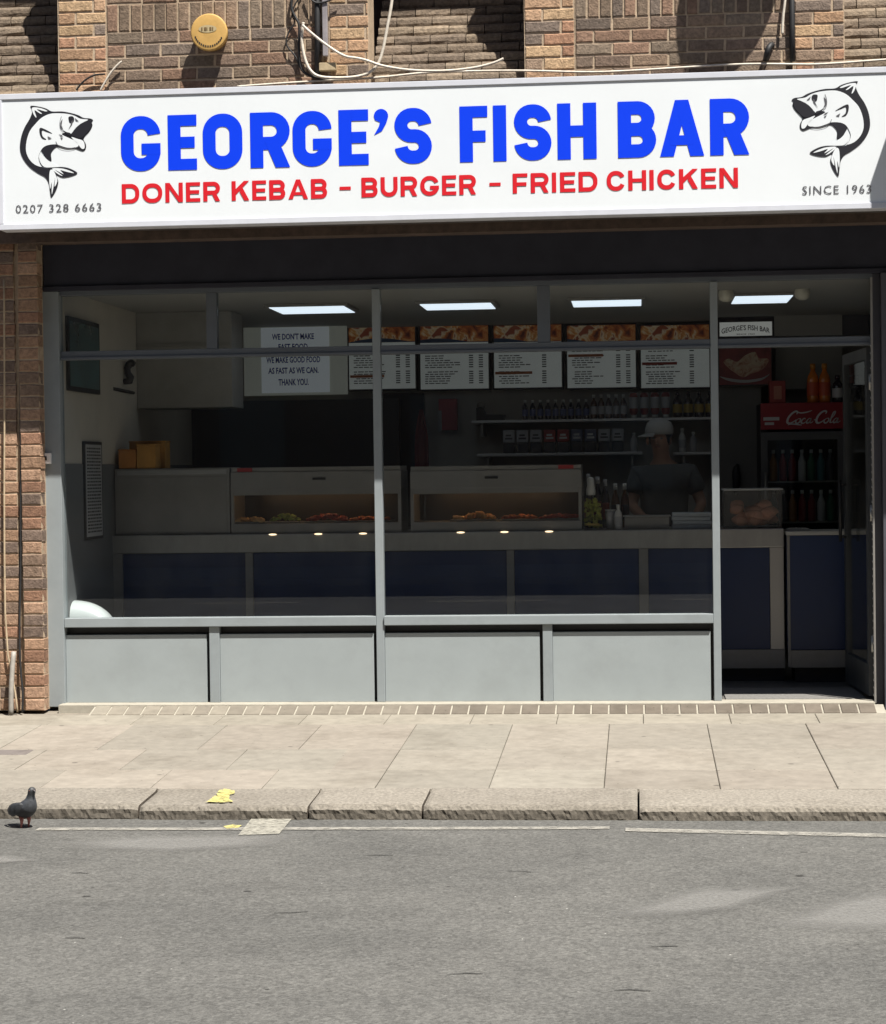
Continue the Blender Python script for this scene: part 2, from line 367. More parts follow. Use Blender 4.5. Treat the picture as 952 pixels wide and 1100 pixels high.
mb=MB(); mb.box(-60,60,ROADY0,yk_front+.02,zr-.01,zr); tag(mb.build('road',ASPH),kind='structure')
# pavement: bed, slabs
SLABM=mat('paving_slab',(.3,.27,.22),.85,noise_s=14,noise_a=.14,bump=.0012,bump_s=120,attr=True,spec=.2,dirt=.42)
spots(SLABM,5.5,.11,.35)
spots(SLABM,16,.10,.5)
BED=mat('paving_joint',(.21,.185,.15),.95,noise_s=12,noise_a=.3)
def slope_box(mb,x0,x1,y0,y1,top,thick=.05,col=None,bev=.004,jz=0):
    z=lambda y:SLOPE*y+top+P0
    q=[random.uniform(-jz,jz) for _ in range(4)]
    vs=[(x0,y0,z(y0)-thick),(x1,y0,z(y0)-thick),(x1,y1,z(y1)-thick),(x0,y1,z(y1)-thick),
        (x0,y0,z(y0)-bev+q[0]),(x1,y0,z(y0)-bev+q[1]),(x1,y1,z(y1)-bev+q[2]),(x0,y1,z(y1)-bev+q[3]),
        (x0+bev,y0+bev,z(y0)+q[0]),(x1-bev,y0+bev,z(y0)+q[1]),(x1-bev,y1-bev,z(y1)+q[2]),(x0+bev,y1-bev,z(y1)+q[3])]
    fs=[(3,2,1,0)]+[(a,(a+1)%4,(a+1)%4+4,a+4) for a in range(4)]+[(a+4,(a+1)%4+4,(a+1)%4+8,a+8) for a in range(4)]+[(8,9,10,11)]
    mb.add(vs,fs,col)
rows=[pave(600,p).y for p in (847,826.5,804.5,777.5)]; print('rows',rows)
xj=[pave(px,py).x for px,py in ((760,772),(652,810),(549,778))]; print('xj',xj)
PITCH=(pave(881,808).x-pave(428,808).x)/4; X0=pave(652,808).x
mb=MB(); slope_box(mb,-60,60,yk_back,-.02,-.012,.2); tag(mb.build('pavement_bed',BED),kind='structure')
mb=MB()
for i in range(-22,23):
    for k in range(3):
        xo=0
        if i<-3 and k%2: xo=PITCH*.5
        c=random.uniform(.91,1.07); cc=(.258*c*random.uniform(.98,1.02),.234*c,.197*c)
        g_=.0017
        slope_box(mb,X0+xo+i*PITCH+g_,X0+xo+(i+1)*PITCH-g_,rows[k]+.004,rows[k+1]-.004,0,.04,cc,.003,.0016)
# narrower strip against the shop
yth=-.29
for i in range(-30,31):
    c=random.uniform(.97,1.07); slope_box(mb,X0+i*PITCH*.9+.2,X0+(i+1)*PITCH*.9+.2-.003,rows[3]+.002,yth-.003,0,.04,(.255*c,.232*c,.192*c),.003,.001)
tag(mb.build('pavement',SLABM),kind='structure')
# kerb stones with a chipped granite face
KM=mat('granite_kerb',(.3,.27,.22),.9,noise_s=60,noise_a=.38,bump=.004,bump_s=55,attr=True,spec=.2,dirt=.35)
jx=[ground(q,868,zk).x for q in (144,328,452,686)]
jx=[jx[0]-.98*k for k in range(28,0,-1)]+jx+[jx[-1]+1.22*k for k in range(1,24)]
mb=MB()
prof=[(yk_back+.0,-.25,0),(yk_back+.0,0,0),(yk_back-.05,.0,.001),(yk_front+.10,.0,.003),(yk_front+.045,-.002,.005),(yk_front+.018,-.008,.008),(yk_front+.004,-.022,.007),(yk_front,-.04,.007),(yk_front-.004,-.062,.007),(yk_front-.003,-.083,.007),(yk_front,-.11,.006),(yk_front,-.25,0)]
for a,b in zip(jx,jx[1:]):
    a+=.005;b-=.005; near=abs((a+b)/2)<5
    st=max(2,int((b-a)/(.014 if near else .2))); vs=[];dz=random.uniform(-.004,.003); dy=random.uniform(-.008,.008); dark=[]
    for i in range(st+1):
        x=a+(b-a)*i/st; e=min(i,st-i)
        for j,(y,z,am) in enumerate(prof):
            q=Vector((x*38,y*30+j*1.3,dy*100)); nn=noise.noise(q)+.6*noise.noise(q*2.7)
            endr=(.014 if e==0 else .005 if e==1 else 0)*(1 if j>1 else 0)
            zz=(SLOPE*y+P0 if j<3 else zk+SLOPE*(y-yk_front))+z+dz
            vs.append((x,y+am*nn*1.2+dy*(1 if j>2 else 0)+(endr if j>4 else 0),zz+am*.7*noise.noise(q*1.3+Vector((9,2,1)))-(endr*.6 if j<7 and j>1 else 0)))
    P=len(prof); c=random.uniform(.92,1.08)
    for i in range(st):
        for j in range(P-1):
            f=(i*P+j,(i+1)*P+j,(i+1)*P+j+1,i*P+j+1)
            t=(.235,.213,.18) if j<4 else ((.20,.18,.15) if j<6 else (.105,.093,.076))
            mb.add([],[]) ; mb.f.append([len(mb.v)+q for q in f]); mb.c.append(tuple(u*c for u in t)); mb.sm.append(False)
    mb.v+=[tuple(v) for v in vs]; base=len(mb.v)-len(vs)
    mb.f.append([base+j for j in range(P)]); mb.c.append((.12,.1,.08)); mb.sm.append(False)
    mb.f.append([base+st*P+j for j in reversed(range(P))]); mb.c.append((.12,.1,.08)); mb.sm.append(False)
tag(mb.build('kerb',KM),kind='structure')
# doorstep strip and brick edging
YE=-.29; YM_=-.14
mb=MB(); z0=.012; xa=X(66,757,-.07); xb=X(939,757,-.07)
mb.box(xa,xb,YM_,.05,-.1,z0,bev=.004)
STEP=mat('cream_concrete',(.34,.315,.26),.85,noise_s=20,noise_a=.12,bump=.001,bump_s=80,dirt=.3)
tag(mb.build('doorstep',STEP),kind='structure')
ze=P0+YE*SLOPE
mb=MB(); xa=X(95,762,YE); xb=X(952,762,YE); mb.add([(xa,YM_-.001,z0-.012),(xb,YM_-.001,z0-.012),(xb,YE,ze-.002),(xa,YE,ze-.002),(xa,YM_-.001,-.2),(xb,YM_-.001,-.2),(xb,YE,-.2),(xa,YE,-.2)],[(0,1,2,3),(7,6,5,4),(3,2,6,7),(0,3,7,4),(1,5,6,2),(0,4,5,1)])
tag(mb.build('edging_mortar',STEP),kind='structure')
mb=MB(); xs=xa+.003
while xs<xb-.1:
    c=random.uniform(.8,1.15); t_=(xs-xa)/(xb-xa); fade=max(.1,.75-t_*1.1+random.uniform(-.15,.15))
    cc=tuple(u*c*(1-fade)+v*fade for u,v in zip((.125,.105,.085),(.27,.245,.20)))
    g=.009; ya_=YM_-.004;yb_=YE+.004; za_=z0-.011; zb_=ze; h=.0035
    q=[(xs+g,ya_,za_),(xs+.1065-g*.2,ya_,za_),(xs+.1065-g*.2,yb_,zb_),(xs+g,yb_,zb_)]
    mb.add([(x,y,z-.03) for x,y,z in q]+[(x,y,z+h-.001) for x,y,z in q]+[(x+(.003 if k in(0,3) else -.003),y+(-.003 if k<2 else .003),z+h+.002) for k,(x,y,z) in enumerate(q)],[(3,2,1,0)]+[(a,(a+1)%4,(a+1)%4+4,a+4) for a in range(4)]+[(a+4,(a+1)%4+4,(a+1)%4+8,a+8) for a in range(4)]+[(8,9,10,11)],cc); xs+=.1065
tag(mb.build('edging_bricks',SLABM),kind='structure')
# road paint
def worn_or_sunlit(name,col,thr=.46,soft=.1,scale=22,under=(.125,.12,.108)):
    m=bpy.data.materials.new(name); m.use_nodes=True; n=m.node_tree.nodes;l=m.node_tree.links;b=n['Principled BSDF']; tc=n.new('ShaderNodeTexCoord')
    t=n.new('ShaderNodeTexNoise'); t.inputs['Scale'].default_value=scale;t.inputs['Detail'].default_value=10;t.inputs['Roughness'].default_value=.72; l.new(tc.outputs['Object'],t.inputs[0])
    r=n.new('ShaderNodeMapRange'); r.inputs[1].default_value=thr-soft; r.inputs[2].default_value=thr+soft; l.new(t.outputs[0],r.inputs[0]); r.inputs[3].default_value=1; r.inputs[4].default_value=0
    l.new(r.outputs[0],b.inputs['Alpha']); b.inputs['Base Color'].default_value=(*col,1); b.inputs['Roughness'].default_value=.8; m.use_backface_culling=False
    return m
WLINE=worn_or_sunlit('worn_white_paint',(.30,.285,.25),.56,.14); WBOX=worn_or_sunlit('white_box_paint',(.33,.315,.265),.58,.16,34); WPALE=worn_or_sunlit('pale_patch_tone',(.215,.21,.197),.62,.38,60); YEL=worn_or_sunlit('yellow_paint',(.47,.42,.15),.58,.10,34)  # the pale patch tone paints reflected sunlight onto the road
def rpoly(mb,pts,h=.004):
    P=[ground(a,b,zr+h) for a,b in pts]; mb.add(P,[list(range(len(P)))])
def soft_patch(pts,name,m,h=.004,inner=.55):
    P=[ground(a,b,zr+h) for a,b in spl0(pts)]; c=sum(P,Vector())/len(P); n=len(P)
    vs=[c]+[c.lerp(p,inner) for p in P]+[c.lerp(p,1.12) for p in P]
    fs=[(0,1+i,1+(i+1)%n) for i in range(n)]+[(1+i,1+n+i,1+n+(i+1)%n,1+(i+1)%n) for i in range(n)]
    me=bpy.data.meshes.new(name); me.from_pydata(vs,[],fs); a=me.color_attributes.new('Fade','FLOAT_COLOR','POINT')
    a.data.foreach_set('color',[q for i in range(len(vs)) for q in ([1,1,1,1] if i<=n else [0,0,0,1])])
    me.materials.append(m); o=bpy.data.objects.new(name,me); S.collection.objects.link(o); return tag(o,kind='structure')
def spl0(P):
    out=[]
    for i in range(len(P)):
        a,b=P[i],P[(i+1)%len(P)]
        for k in range(4): out.append((a[0]+(b[0]-a[0])*k/4,a[1]+(b[1]-a[1])*k/4))
    return out
def line(a,b,wd,h=.004):
    mb=MB(); pts=[]
    n=60; A=ground(*a,zr+h);B=ground(*b,zr+h); L=[];Rr=[]
    for i in range(n+1):
        p=A.lerp(B,i/n); k=.004*noise.noise(p*9); L.append(p+Vector((0,wd/2+k,0))); Rr.append(p-Vector((0,wd/2-k,0)))
    mb.add(L+Rr,[(i,n+1+i,n+2+i,i+1) for i in range(n)]); return mb
m1=line((40,890.5),(655,889.2),.07); m2=line((672,891.0),(1000,898.5),.09)
m1.add(m2.v,m2.f); tag(m1.build('kerb_line_marking',WLINE),kind='structure')
mb=MB(); rpoly(mb,[(270,879.5),(314,879),(300,895.5),(256,897)],.0055); tag(mb.build('white_box_marking',WBOX),kind='structure')
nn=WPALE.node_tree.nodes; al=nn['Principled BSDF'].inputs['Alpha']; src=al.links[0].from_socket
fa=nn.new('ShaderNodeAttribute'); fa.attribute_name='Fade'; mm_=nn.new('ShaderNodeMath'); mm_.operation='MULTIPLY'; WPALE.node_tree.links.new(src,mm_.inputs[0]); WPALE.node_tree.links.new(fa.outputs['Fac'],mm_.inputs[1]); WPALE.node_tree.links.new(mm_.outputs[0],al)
soft_patch([(650,984),(735,957),(760,953),(858,953),(835,961),(790,976),(720,984)],'pale_road_patch',WPALE)  # sunlight thrown back by windows, painted as a pale patch
soft_patch([(826,994),(895,966),(952,957),(1010,958),(1010,1000),(900,1000)],'pale_road_patch',WPALE)  # second patch of window-reflected sun put into the road colour
soft_patch([(-60,922),(10,919),(45,924),(-60,932)],'pale_road_patch',WPALE)
soft_patch([(60,905),(150,898),(330,896),(300,908),(180,915),(90,912)],'pale_road_patch',WPALE)
mb=MB()
def blot(c,rx,ry,seed,n=26):
    pts=[]
    for i in range(n):
        a=2*math.pi*i/n; k=1+.45*noise.noise(Vector((math.cos(a)*2,math.sin(a)*2,seed))); pts.append((c[0]+rx*k*math.cos(a),c[1]+ry*k*math.sin(a)))
    return pts
YP_=[(236,848.5),(243,847.6),(251,849),(252,852),(247,854.5),(246,858),(250,861),(247,865),(241,866.6),(229,866.6),(220,865.4),(219,862.5),(224,860),(228,856.5),(233,854.5),(234,851)]
P=[]
for k in range(len(YP_)):
    a0,b0_=YP_[k]; a1,b1=YP_[(k+1)%len(YP_)]
    for t in (0,.33,.66):
        a=a0+(a1-a0)*t+random.uniform(-1.2,1.2); b=b0_+(b1-b0_)*t+random.uniform(-.5,.5)
        d=ri*((a-476)/FPX)+up*(-(b-550)/FPX)+fw; zz=.004
        t_=(P0+SLOPE*CAM.y-CAM.z+zz)/(d.z-SLOPE*d.y); P.append((CAM+d*t_).xy)
P=[Vector((p.x,max(p.y,yk_front+.062+.006*math.sin(p.x*60)))) for p in P]
Pz=[Vector((p.x,p.y,P0+SLOPE*p.y+.0055)) for p in P]
fill2d_=__import__('mathutils').geometry.tessellate_polygon([[Vector((p.x,p.y,0)) for p in Pz]]); mb.add(Pz,[list(t) for t in fill2d_])
P=[ground(a,b,zr+.0045) for a,b in [(240,887.5),(250,885.5),(260,886.5),(256,889),(244,890)]]; mb.add(P,[[0,1,2,3,4]])
tag(mb.build('yellow_kerb_paint',YEL),kind='structure')
mb=MB(); rc=random.Random(4)
for (x_,y_,n_,ang) in ((75,937,3,.05),(295,980,3,.1),(70,1007,3,.2),(545,935,3,-.1),(480,1046,3,.3),(660,1063,3,.2),(390,918,3,0.),(700,1016,3,.1),(860,915,2,.3)):
    p=ground(x_,y_,zr+.004).xy; A=[];B=[]
    for k in range(n_):
        d_=Vector((math.cos(ang),math.sin(ang))); nrm_=Vector((-d_.y,d_.x)); w_=.0035*math.sin(math.pi*(k+.3)/n_)+.001
        A.append((p.x+nrm_.x*w_,p.y+nrm_.y*w_,zr+.003)); B.append((p.x-nrm_.x*w_,p.y-nrm_.y*w_,zr+.003)); p=p+d_*rc.uniform(.03,.07); ang+=rc.uniform(-.5,.5)
    mb.add(A+B,[(k,k+1,n_+k+1,n_+k) for k in range(n_-1)])
tag(mb.build('road_cracks',mat('crack_dark',(.035,.034,.032),.95)),kind='structure')
mb=MB(); P=[ground(a,b,0) for a,b in ((0,0),)]
q0=pave(-40,806);q1=pave(28,811); slope_box(mb,q0.x,q1.x,min(q0.y,q1.y),max(q0.y,q1.y),.003,.02,(.16,.14,.13),.003)
cv=mb.build('utility_cover',SLABM); tag(cv,'small dark flat cover plate let into the pavement at the left edge','cover')
# far side of the road (behind the camera) - seen only in the window reflections
mb=MB(); mb.box(-60,60,-21.5,ROADY0,zr-.01,zr+.1); tag(mb.build('far_pavement',mat('far_paving',(.20,.185,.16),.85,noise_s=8,noise_a=.15)),kind='structure')
mb=MB()
for i in range(-5,6): mb.box(i*3.1+.4,i*3.1+1.9,-13.5,-13.3,zr+.003,zr+.005)
mb.box(-60,60,-15.1,-15.0,zr+.003,zr+.005); tag(mb.build('centre_line_marking',WBOX),kind='structure')
ob=empty('terraced_building',(0,-21.5,zr),'long brick terrace on the far side of the street, seen only as a reflection','building')
mb=MB(); mb.box(-60,60,-27,-21.5,zr-.02,17); OBR=mat('far_brick',(.17,.12,.09),.9,noise_s=6,noise_a=.2); mb.build('wall',OBR,ob)
for fl in range(5):
    for i in range(-7,8):
        mb=MB(); mb.box(i*3.2-.55,i*3.2+.55,-21.52,-21.48,1.1+fl*2.9,2.7+fl*2.9); wn=mb.build('window',mat('far_window_frame',(.2,.19,.17),.5),ob)
        mb=MB(); mb.box(i*3.2-.47,i*3.2+.47,-21.54,-21.5,1.18+fl*2.9,2.62+fl*2.9); mb.build('pane',mat('far_pane',(.03,.03,.035),.6),wn)
# ================================================================== BUILDING
bld=empty('brick_building',(0,0,0),'brown brick building with stepped sills above the shop sign','building')
ZS=Z(476,102,YB)                                   # brick starts just behind the sign top
ztop=5.35
YS=-.64                                            # sign face plane
b0=Z(200,100,YB)-.15
xp=[(X(62,50,YB),X(115,50,YB)),(X(353,50,YB),X(397,50,YB)),(X(563,50,YB),X(618,50,YB)),(X(853,50,YB),X(908,50,YB))]
xL=-12; xR=12
# mortar backing for the flush wall zones
def wall_zone(x0,x1,kind,name,sold=None,ledge=None):
    mb=MB()
    if sold:
        za,zb=sold
        brickwork(mb,x0,x1,b0,za,YB,kind)
        x=x0
        while x<x1-.02:
            e=min(x+.0745,x1); brick(mb,x+.005,e-.005,za+.005,zb-.005,YB-.002,kind); x+=.0745
        brickwork(mb,x0,x1,zb,ztop,YB,kind)
    else: brickwork(mb,x0,x1,b0,ztop,YB,kind,off=.1,start=random.randint(0,1))
    o=mb.build(name,BRICK,bld)
    m=MB(); m.box(x0,x1,YB+.0055,YB+.25,b0,ztop); m.build('mortar_bed',MORTAR,o)
    return o
zs1=(Z(200,32,YB),Z(200,2,YB)); zs2=(Z(730,16,YB),Z(730,-14,YB))
for n_,(a,b) in enumerate(xp): wall_zone(a+.002,b-.002,'pier','brick_pier')
wall_zone(xp[0][1],xp[1][0],'wall','brick_wall',zs1)
wall_zone(xp[2][1],xp[3][0],'wall','brick_wall',zs2)
# stepped sloping sills between piers, with windows standing above them
H=.0735
for (a,b,K) in ((xp[0][0]-2.0,xp[0][0],.74),(xp[1][1],xp[2][0],1.0),(xp[3][1],xp[3][1]+2.0,.82)):
    mb=MB(); nrow=13
    zz=Z(476,95,YB)-.1
    for r in range(nrow):
        yy=YB+max(0,(r-1))*H*K; za=zz+r*H; x=a-(0 if r%2 else .1125)
        while x<b-.01:
            p0=max(x,a)+.003;p1=min(x+.225,b)-.003
            if p1-p0>.02:
                # rounded nosing: back-leaning brick profile
                j=random.uniform(-.004,.004); pr=[(yy+.14,za),(yy+j,za+.004),(yy-.004+j,za+.02),(yy+j,za+.045),(yy+.014+j,za+.062),(yy+.035+j,za+.0685),(yy+.14,za+.069)]
                nx=4; vs=[]
                for i in range(nx+1):
                    xx=p0+(p1-p0)*i/nx
                    for (py_,pz_) in pr: vs.append((xx,py_+random.uniform(-.0025,.0025),pz_+random.uniform(-.002,.002)))
                n_=len(pr); fs=[(i*n_+k,(i+1)*n_+k,(i+1)*n_+k+1,i*n_+k+1) for i in range(nx) for k in range(n_-1)]+[tuple(range(n_)),tuple(reversed(range(nx*n_,(nx+1)*n_)))]
                mb.add(vs,fs,bcol('sill'))
            x+=.225
    o=mb.build('sloping_sill',BRICK,bld)
    m=MB(); y1=YB+nrow*H*K
    vs=[(q,y,z) for q in (a,b) for (y,z) in ((YB+.03,zz),(YB+.03+(nrow-1)*H*K,zz+nrow*H),(y1+.3,zz+nrow*H),(y1+.3,zz))]
    m.add(vs,[(0,1,2,3),(7,6,5,4),(0,4,5,1),(1,5,6,2),(2,6,7,3),(3,7,4,0)]); m.build('mortar_bed',mat('sill_mortar',(.10,.08,.06),.95),o)
    m=MB(); zt=zz+nrow*H; yw=YB+(nrow-1)*H*K+.05; m.box(a,b,yw,yw+.06,zt,zt+.07); m.box(a,a+.06,yw,yw+.06,zt+.07,ztop+.5); m.box(b-.06,b,yw,yw+.06,zt+.07,ztop+.5); m.box((a+b)/2-.03,(a+b)/2+.03,yw,yw+.06,zt+.07,ztop+.5)
    wf=m.build('upper_window',mat('white_window_frame',(.7,.7,.68),.5),bld)
    m=MB(); m.box(a+.06,b-.06,yw+.025,yw+.031,zt+.07,ztop+.5); m.build('pane',mat('upper_pane',(.02,.022,.025),.08),wf)
# solid core above the shop and neighbours to both sides
core=MB(); core.box(xL,xp[0][0]-2.002,YB+.003,4.6,b0,ztop+.5); core.box(xp[3][1]+2.002,xR,YB+.003,4.6,b0,ztop+.5); core.box(xp[0][0]-2.0,xp[3][1]+2.0,.95,4.6,2.66,ztop+.5)
core.box(xp[0][0]-2.0,xp[3][1]+2.0,YB,.95,ztop+.5,ztop+.9)
core.build('upper_wall',OBR,bld)
# left pilaster of header bricks below the sign
zpb=-.02; xl0=X(-60,600,YB)
cols=[(X(24,600,YB),X(45.5,600,YB)),(X(-3,600,YB),X(19.5,600,YB)),(X(-27,600,YB),X(-5,600,YB))]
mb=MB(); hz=.0755
for i,(a,b) in enumerate(cols):
    z=zpb; r=0
    while z<b0+.1:
        w_=random.uniform(-.003,.002); brick(mb,a-w_*.5,b+w_,z+.0045,z+hz-.0045,YB+(0 if i==0 else .012),'left',depth=.09,jit=.003)
        z+=hz;r+=1
x=X(-27,600,YB)
brickwork(mb,-7,x-.01,zpb,b0,YB,'left')
o=mb.build('brick_pilaster',BRICK,bld)
m=MB(); m.box(-7,cols[0][1]-.004,YB+.034,.2,zpb,b0+.2); m.box(cols[0][0]+.002,cols[0][1]-.003,YB+.006,YB+.04,zpb,b0); m.box(cols[1][0]-.01,cols[1][1]-.003,YB+.018,YB+.04,zpb,b0); m.box(-7,cols[2][1],YB+.008,YB+.04,zpb,b0); m.build('mortar_bed',MORTAR,o)
# fascia band under the sign, shutter housing
zf0=Z(476,304,-.02); zf1=Z(476,236,YB)
mb=MB(); mb.box(cols[0][1]+.001,6.5,-.045,.3,zf0,Z(476,250,YB-.03)+.05,bev=.004); mb.build('fascia_board',FASC,bld)
mb=MB(); mb.box(cols[0][1]+.001,6.5,-.062,-.0455,zf0+.0,zf0+.028,bev=.002);mb.build('fascia_trim',FASC,bld)
zsb=Z(476,236,YS)
mb=MB(); mb.box(-7,cols[0][1]-.003,-.11,-.04,zf0,2.9); 
mb=MB(); mb.box(X(2,240,YS)+.02,6.5,YS+.13,YB-.0,zsb+.03,zsb+.62,bev=.006); mb.build('shutter_box',mat('shutter_box_brown',(.055,.045,.04),.7,noise_s=10,noise_a=.3),bld)
mb=MB(); mb.box(-7,6.5,YB-.03,.3,Z(476,250,YB-.03),zsb+.1); mb.build('lintel_course',mat('lintel_brick',(.085,.058,.045),.9,noise_s=14,noise_a=.4,bump=.003,bump_s=60),bld)
# ------------------------------------------------------------------ SHOPFRONT
sf=empty('shopfront',(X(409,755,0),0,0),'grey painted shopfront with two big panes, kick panels and an open doorway','shopfront')
FY0,FY1=-.02,.05
zt=Z(476,309,0); zb=.012
xj0,xj1=X(42.5,540,0),X(68,500,0)
zH=Z(476,309,0)
mb=MB(); mb.box(xj0,xj1,FY0-.03,FY1,-.01,zf0-.002,bev=.003); mb.build('jamb',FRAME,sf)
xd1=X(939,560,0); 
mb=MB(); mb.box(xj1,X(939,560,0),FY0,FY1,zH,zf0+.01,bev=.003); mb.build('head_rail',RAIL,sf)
xr=xd1
mb=MB(); mb.box(xr,xr+.045,FY0,FY1,-.01,zf0-.001,bev=.002); mb.build('jamb',mat('dark_panel_paint',(.075,.075,.09),.55,noise_s=5,noise_a=.1),sf)
DP=mat('dark_panel_paint',(.085,.085,.10),.55,noise_s=5,noise_a=.1)
mb=MB(); mb.box(xr+.046,6.5,-.085,.2,-.12,zf0-.002,bev=.003); mb.build('side_panel',DP,sf)
m1x=(X(403,540,0),X(411.5,540,0)); m2x=(X(765,540,0),X(773,540,0))
zT0,zT1=Z(476,379.5,0),Z(476,370,0)
zS0,zS1=Z(476,671,0),Z(476,661,0)
for i,(a,b) in enumerate((m1x,m2x)):
    mb=MB(); mb.box(a,b,FY0-.008,FY1,zb,zH-.001,bev=.003); mb.build('mullion',FRAME,sf)
for (a,b) in ((X(222.5,350,0),X(233.5,350,0)),(X(577.5,350,0),X(591,350,0))):
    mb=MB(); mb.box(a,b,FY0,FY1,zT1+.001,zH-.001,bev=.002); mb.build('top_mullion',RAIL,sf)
for a,b in ((xj1,m1x[0]),(m1x[1],m2x[0]),(m2x[1],xd1)):
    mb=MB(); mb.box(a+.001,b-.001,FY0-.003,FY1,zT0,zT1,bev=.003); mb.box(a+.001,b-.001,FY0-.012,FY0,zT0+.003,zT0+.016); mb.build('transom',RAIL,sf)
for a,b in ((xj1,m1x[0]),(m1x[1],m2x[0])):
    mb=MB(); mb.box(a+.001,b-.001,FY0-.022,FY1,zS0,zS1,bev=.004); mb.build('window_sill',FRAME,sf)
# panes
for a,b,c,d in ((xj1,m1x[0],zS1,zT0),(m1x[1],m2x[0],zS1,zT0),(xj1,X(222.5,350,0),zT1,zH),(X(233.5,350,0),m1x[0],zT1,zH),(m1x[1],X(577.5,350,0),zT1,zH),(X(591,350,0),m2x[0],zT1,zH),(m2x[1],xd1,zT1,zH)):
    mb=MB(); mb.box(a+.0015,b-.0015,.008,.014,c+.001,d-.001); mb.build('window_pane',GLASS,sf)
# kick panels with posts between
xq=[xj1,X(225.5,715,0),X(237,715,0),m1x[0],m1x[1],X(583,715,0),X(594,715,0),m2x[0]]
for i in (1,5):
    mb=MB(); mb.box(xq[i]+.004,xq[i+1],FY0-.004,FY1,zb,zS0-.001,bev=.003); mb.build('panel_post',FRAME,sf)
for i in (0,2,4,6):
    e1=xq[i+1]-(-.002 if i in (0,4) else .0012)
    mb=MB(); mb.box(xq[i]+.0012,e1-.018,-.010,.04,zb,zS0-.05,bev=.002); mb.box(xq[i]+.0012,e1,.042,.055,zb,zS0-.002); o=mb.build('kick_panel',PANELM,sf)
    m=MB(); m.box(xq[i]+.0015,e1-.002,.0395,.0415,zb+.01,zS0-.004); m.build('shade_backing',DARK,o)  # dark sheet standing in for shade under the sill and beside posts
# open glazed door leaf on the right
dA=Vector((xd1-.012,.05,0)); dB=Vector((X(910,560,.92),.92,0)); dd=(dB-dA); dl=dd.length; dd.normalize(); dn=Vector((-dd.y,dd.x,0))
def leaf(s0,s1,z0,z1,t0,t1):
    vs=[]
    for z in (z0,z1):
        for t in (t0,t1):
            for s_ in (s0,s1): vs.append(dA+dd*s_+dn*t+Vector((0,0,z)))
    return vs,[(0,2,3,1),(4,5,7,6),(0,1,5,4),(2,6,7,3),(0,4,6,2),(1,3,7,5)]
DF=mat('door_frame_dark',(.06,.065,.07),.35,noise_s=6,noise_a=.1)
mb=MB(); zd=zT0-.01
for a in ((0,.06,.03,zd),(dl-.06,dl,.03,zd),(.06,dl-.06,.03,.22),(.06,dl-.06,zd-.07,zd)): mb.add(*leaf(*a,-.02,.02))
door=mb.build('door',DF,sf)
mb=MB(); mb.add(*leaf(.06,dl-.06,.22,zd-.07,-.003,.003)); mb.build('door_glass',GLASS,door)
mb=MB(); mb.tube([dA+dd*(dl-.1)+dn*.06+Vector((0,0,z)) for z in (.95,1.35)],.011); 
for z in (.98,1.32): mb.tube([dA+dd*(dl-.1)+dn*.02+Vector((0,0,z)),dA+dd*(dl-.1)+dn*.06+Vector((0,0,z))],.008)
mb.build('door_handle',DARK,door)
for z in (.3,1.1,1.9):
    mb=MB(); mb.tube([Vector((xd1-.012,.03,z)),Vector((xd1-.012,.03,z+.1))],.01); mb.build('hinge',STEEL,door)
# roller shutter guide channel with rivet heads
mb=MB(); gx=xd1-.004; mb.box(gx-.012,gx,-.075,-.046,0,zH,bev=.002); g_=mb.build('shutter_guide',STEELD,sf)
mb=MB(); z=.05
while z<2.2:
    mb.blob((gx-.012,-.062,z),(.006,.006,.008),n=4,amp=0); z+=.045
mb.build('guide_rivets',STEEL,g_)
# white bell push box on the left jamb
ip=empty('door_entry_box',at(50,493,FY0-.03),'small white square box with a dark button on the left jamb','entry box')
c=at(50,492.5,FY0-.0315); mb=MB(); mb.box(c.x-.036,c.x+.036,c.y-.03,c.y,c.z-.034,c.z+.034,bev=.005); mb.build('casing',mat('white_plastic',(.72,.72,.72),.4),ip)
mb=MB(); mb.box(c.x-.009,c.x+.011,c.y-.034,c.y-.029,c.z-.012,c.z+.014,bev=.002); mb.build('button',DARK,ip)
# ------------------------------------------------------------------ MAIN SIGN
sx0=X(-1.5,170,YS); zS_top=Z(476,86.5,YS); zS_bot=Z(476,235.5,YS); sx1=X(978,150,YS)
sg=empty('shop_sign',(sx0,YS,zS_bot),"long white sign reading GEORGE'S FISH BAR in blue above the shopfront",'sign')
mb=MB(); mb.box(sx0,sx1,YS+.01,YS+.13,zS_bot,zS_top,bev=.004); mb.build('casing',TRIM,sg)
fr=.034
mb=MB()
mb.box(sx0,sx1,YS-.006,YS+.0099,zS_top-fr,zS_top,bev=.003); mb.box(sx0,sx1,YS-.006,YS+.0099,zS_bot,zS_bot+fr,bev=.003)
mb.box(sx0,sx0+.026,YS-.006,YS+.0099,zS_bot+fr+.001,zS_top-fr-.001,bev=.003); mb.build('frame',TRIM,sg)
mb=MB(); mb.box(sx0+.0265,sx1,YS+.001,YS+.0098,zS_bot+fr+.001,zS_top-fr-.001); face=mb.build('face_panel',WHITE,sg)
YF=YS+.001-.001
BT=[('G',130,172.5),('E',180.5,211.5),('O',218,260.5),('R',269,311.5),('G',314.5,356.5),('E',364,396),("'",402,417.5),('S',424,464),('F',494,524),('I',530,545),('S',552.5,592.5),('H',599,641),('B',664,705),('A',709,756.5),('R',763,805)]
zb1=Z(151,183.5,YF); zt1=Z(151,123,YF); zb2=Z(784,167,YF); zt2=Z(784,107.5,YF)
zB=(zb1+zb2)/2; zT=(zt1+zt2)/2; hB=zT-zB; print('blue',zb1,zb2,zt1,zt2)
mb=MB(); mb.flat=True
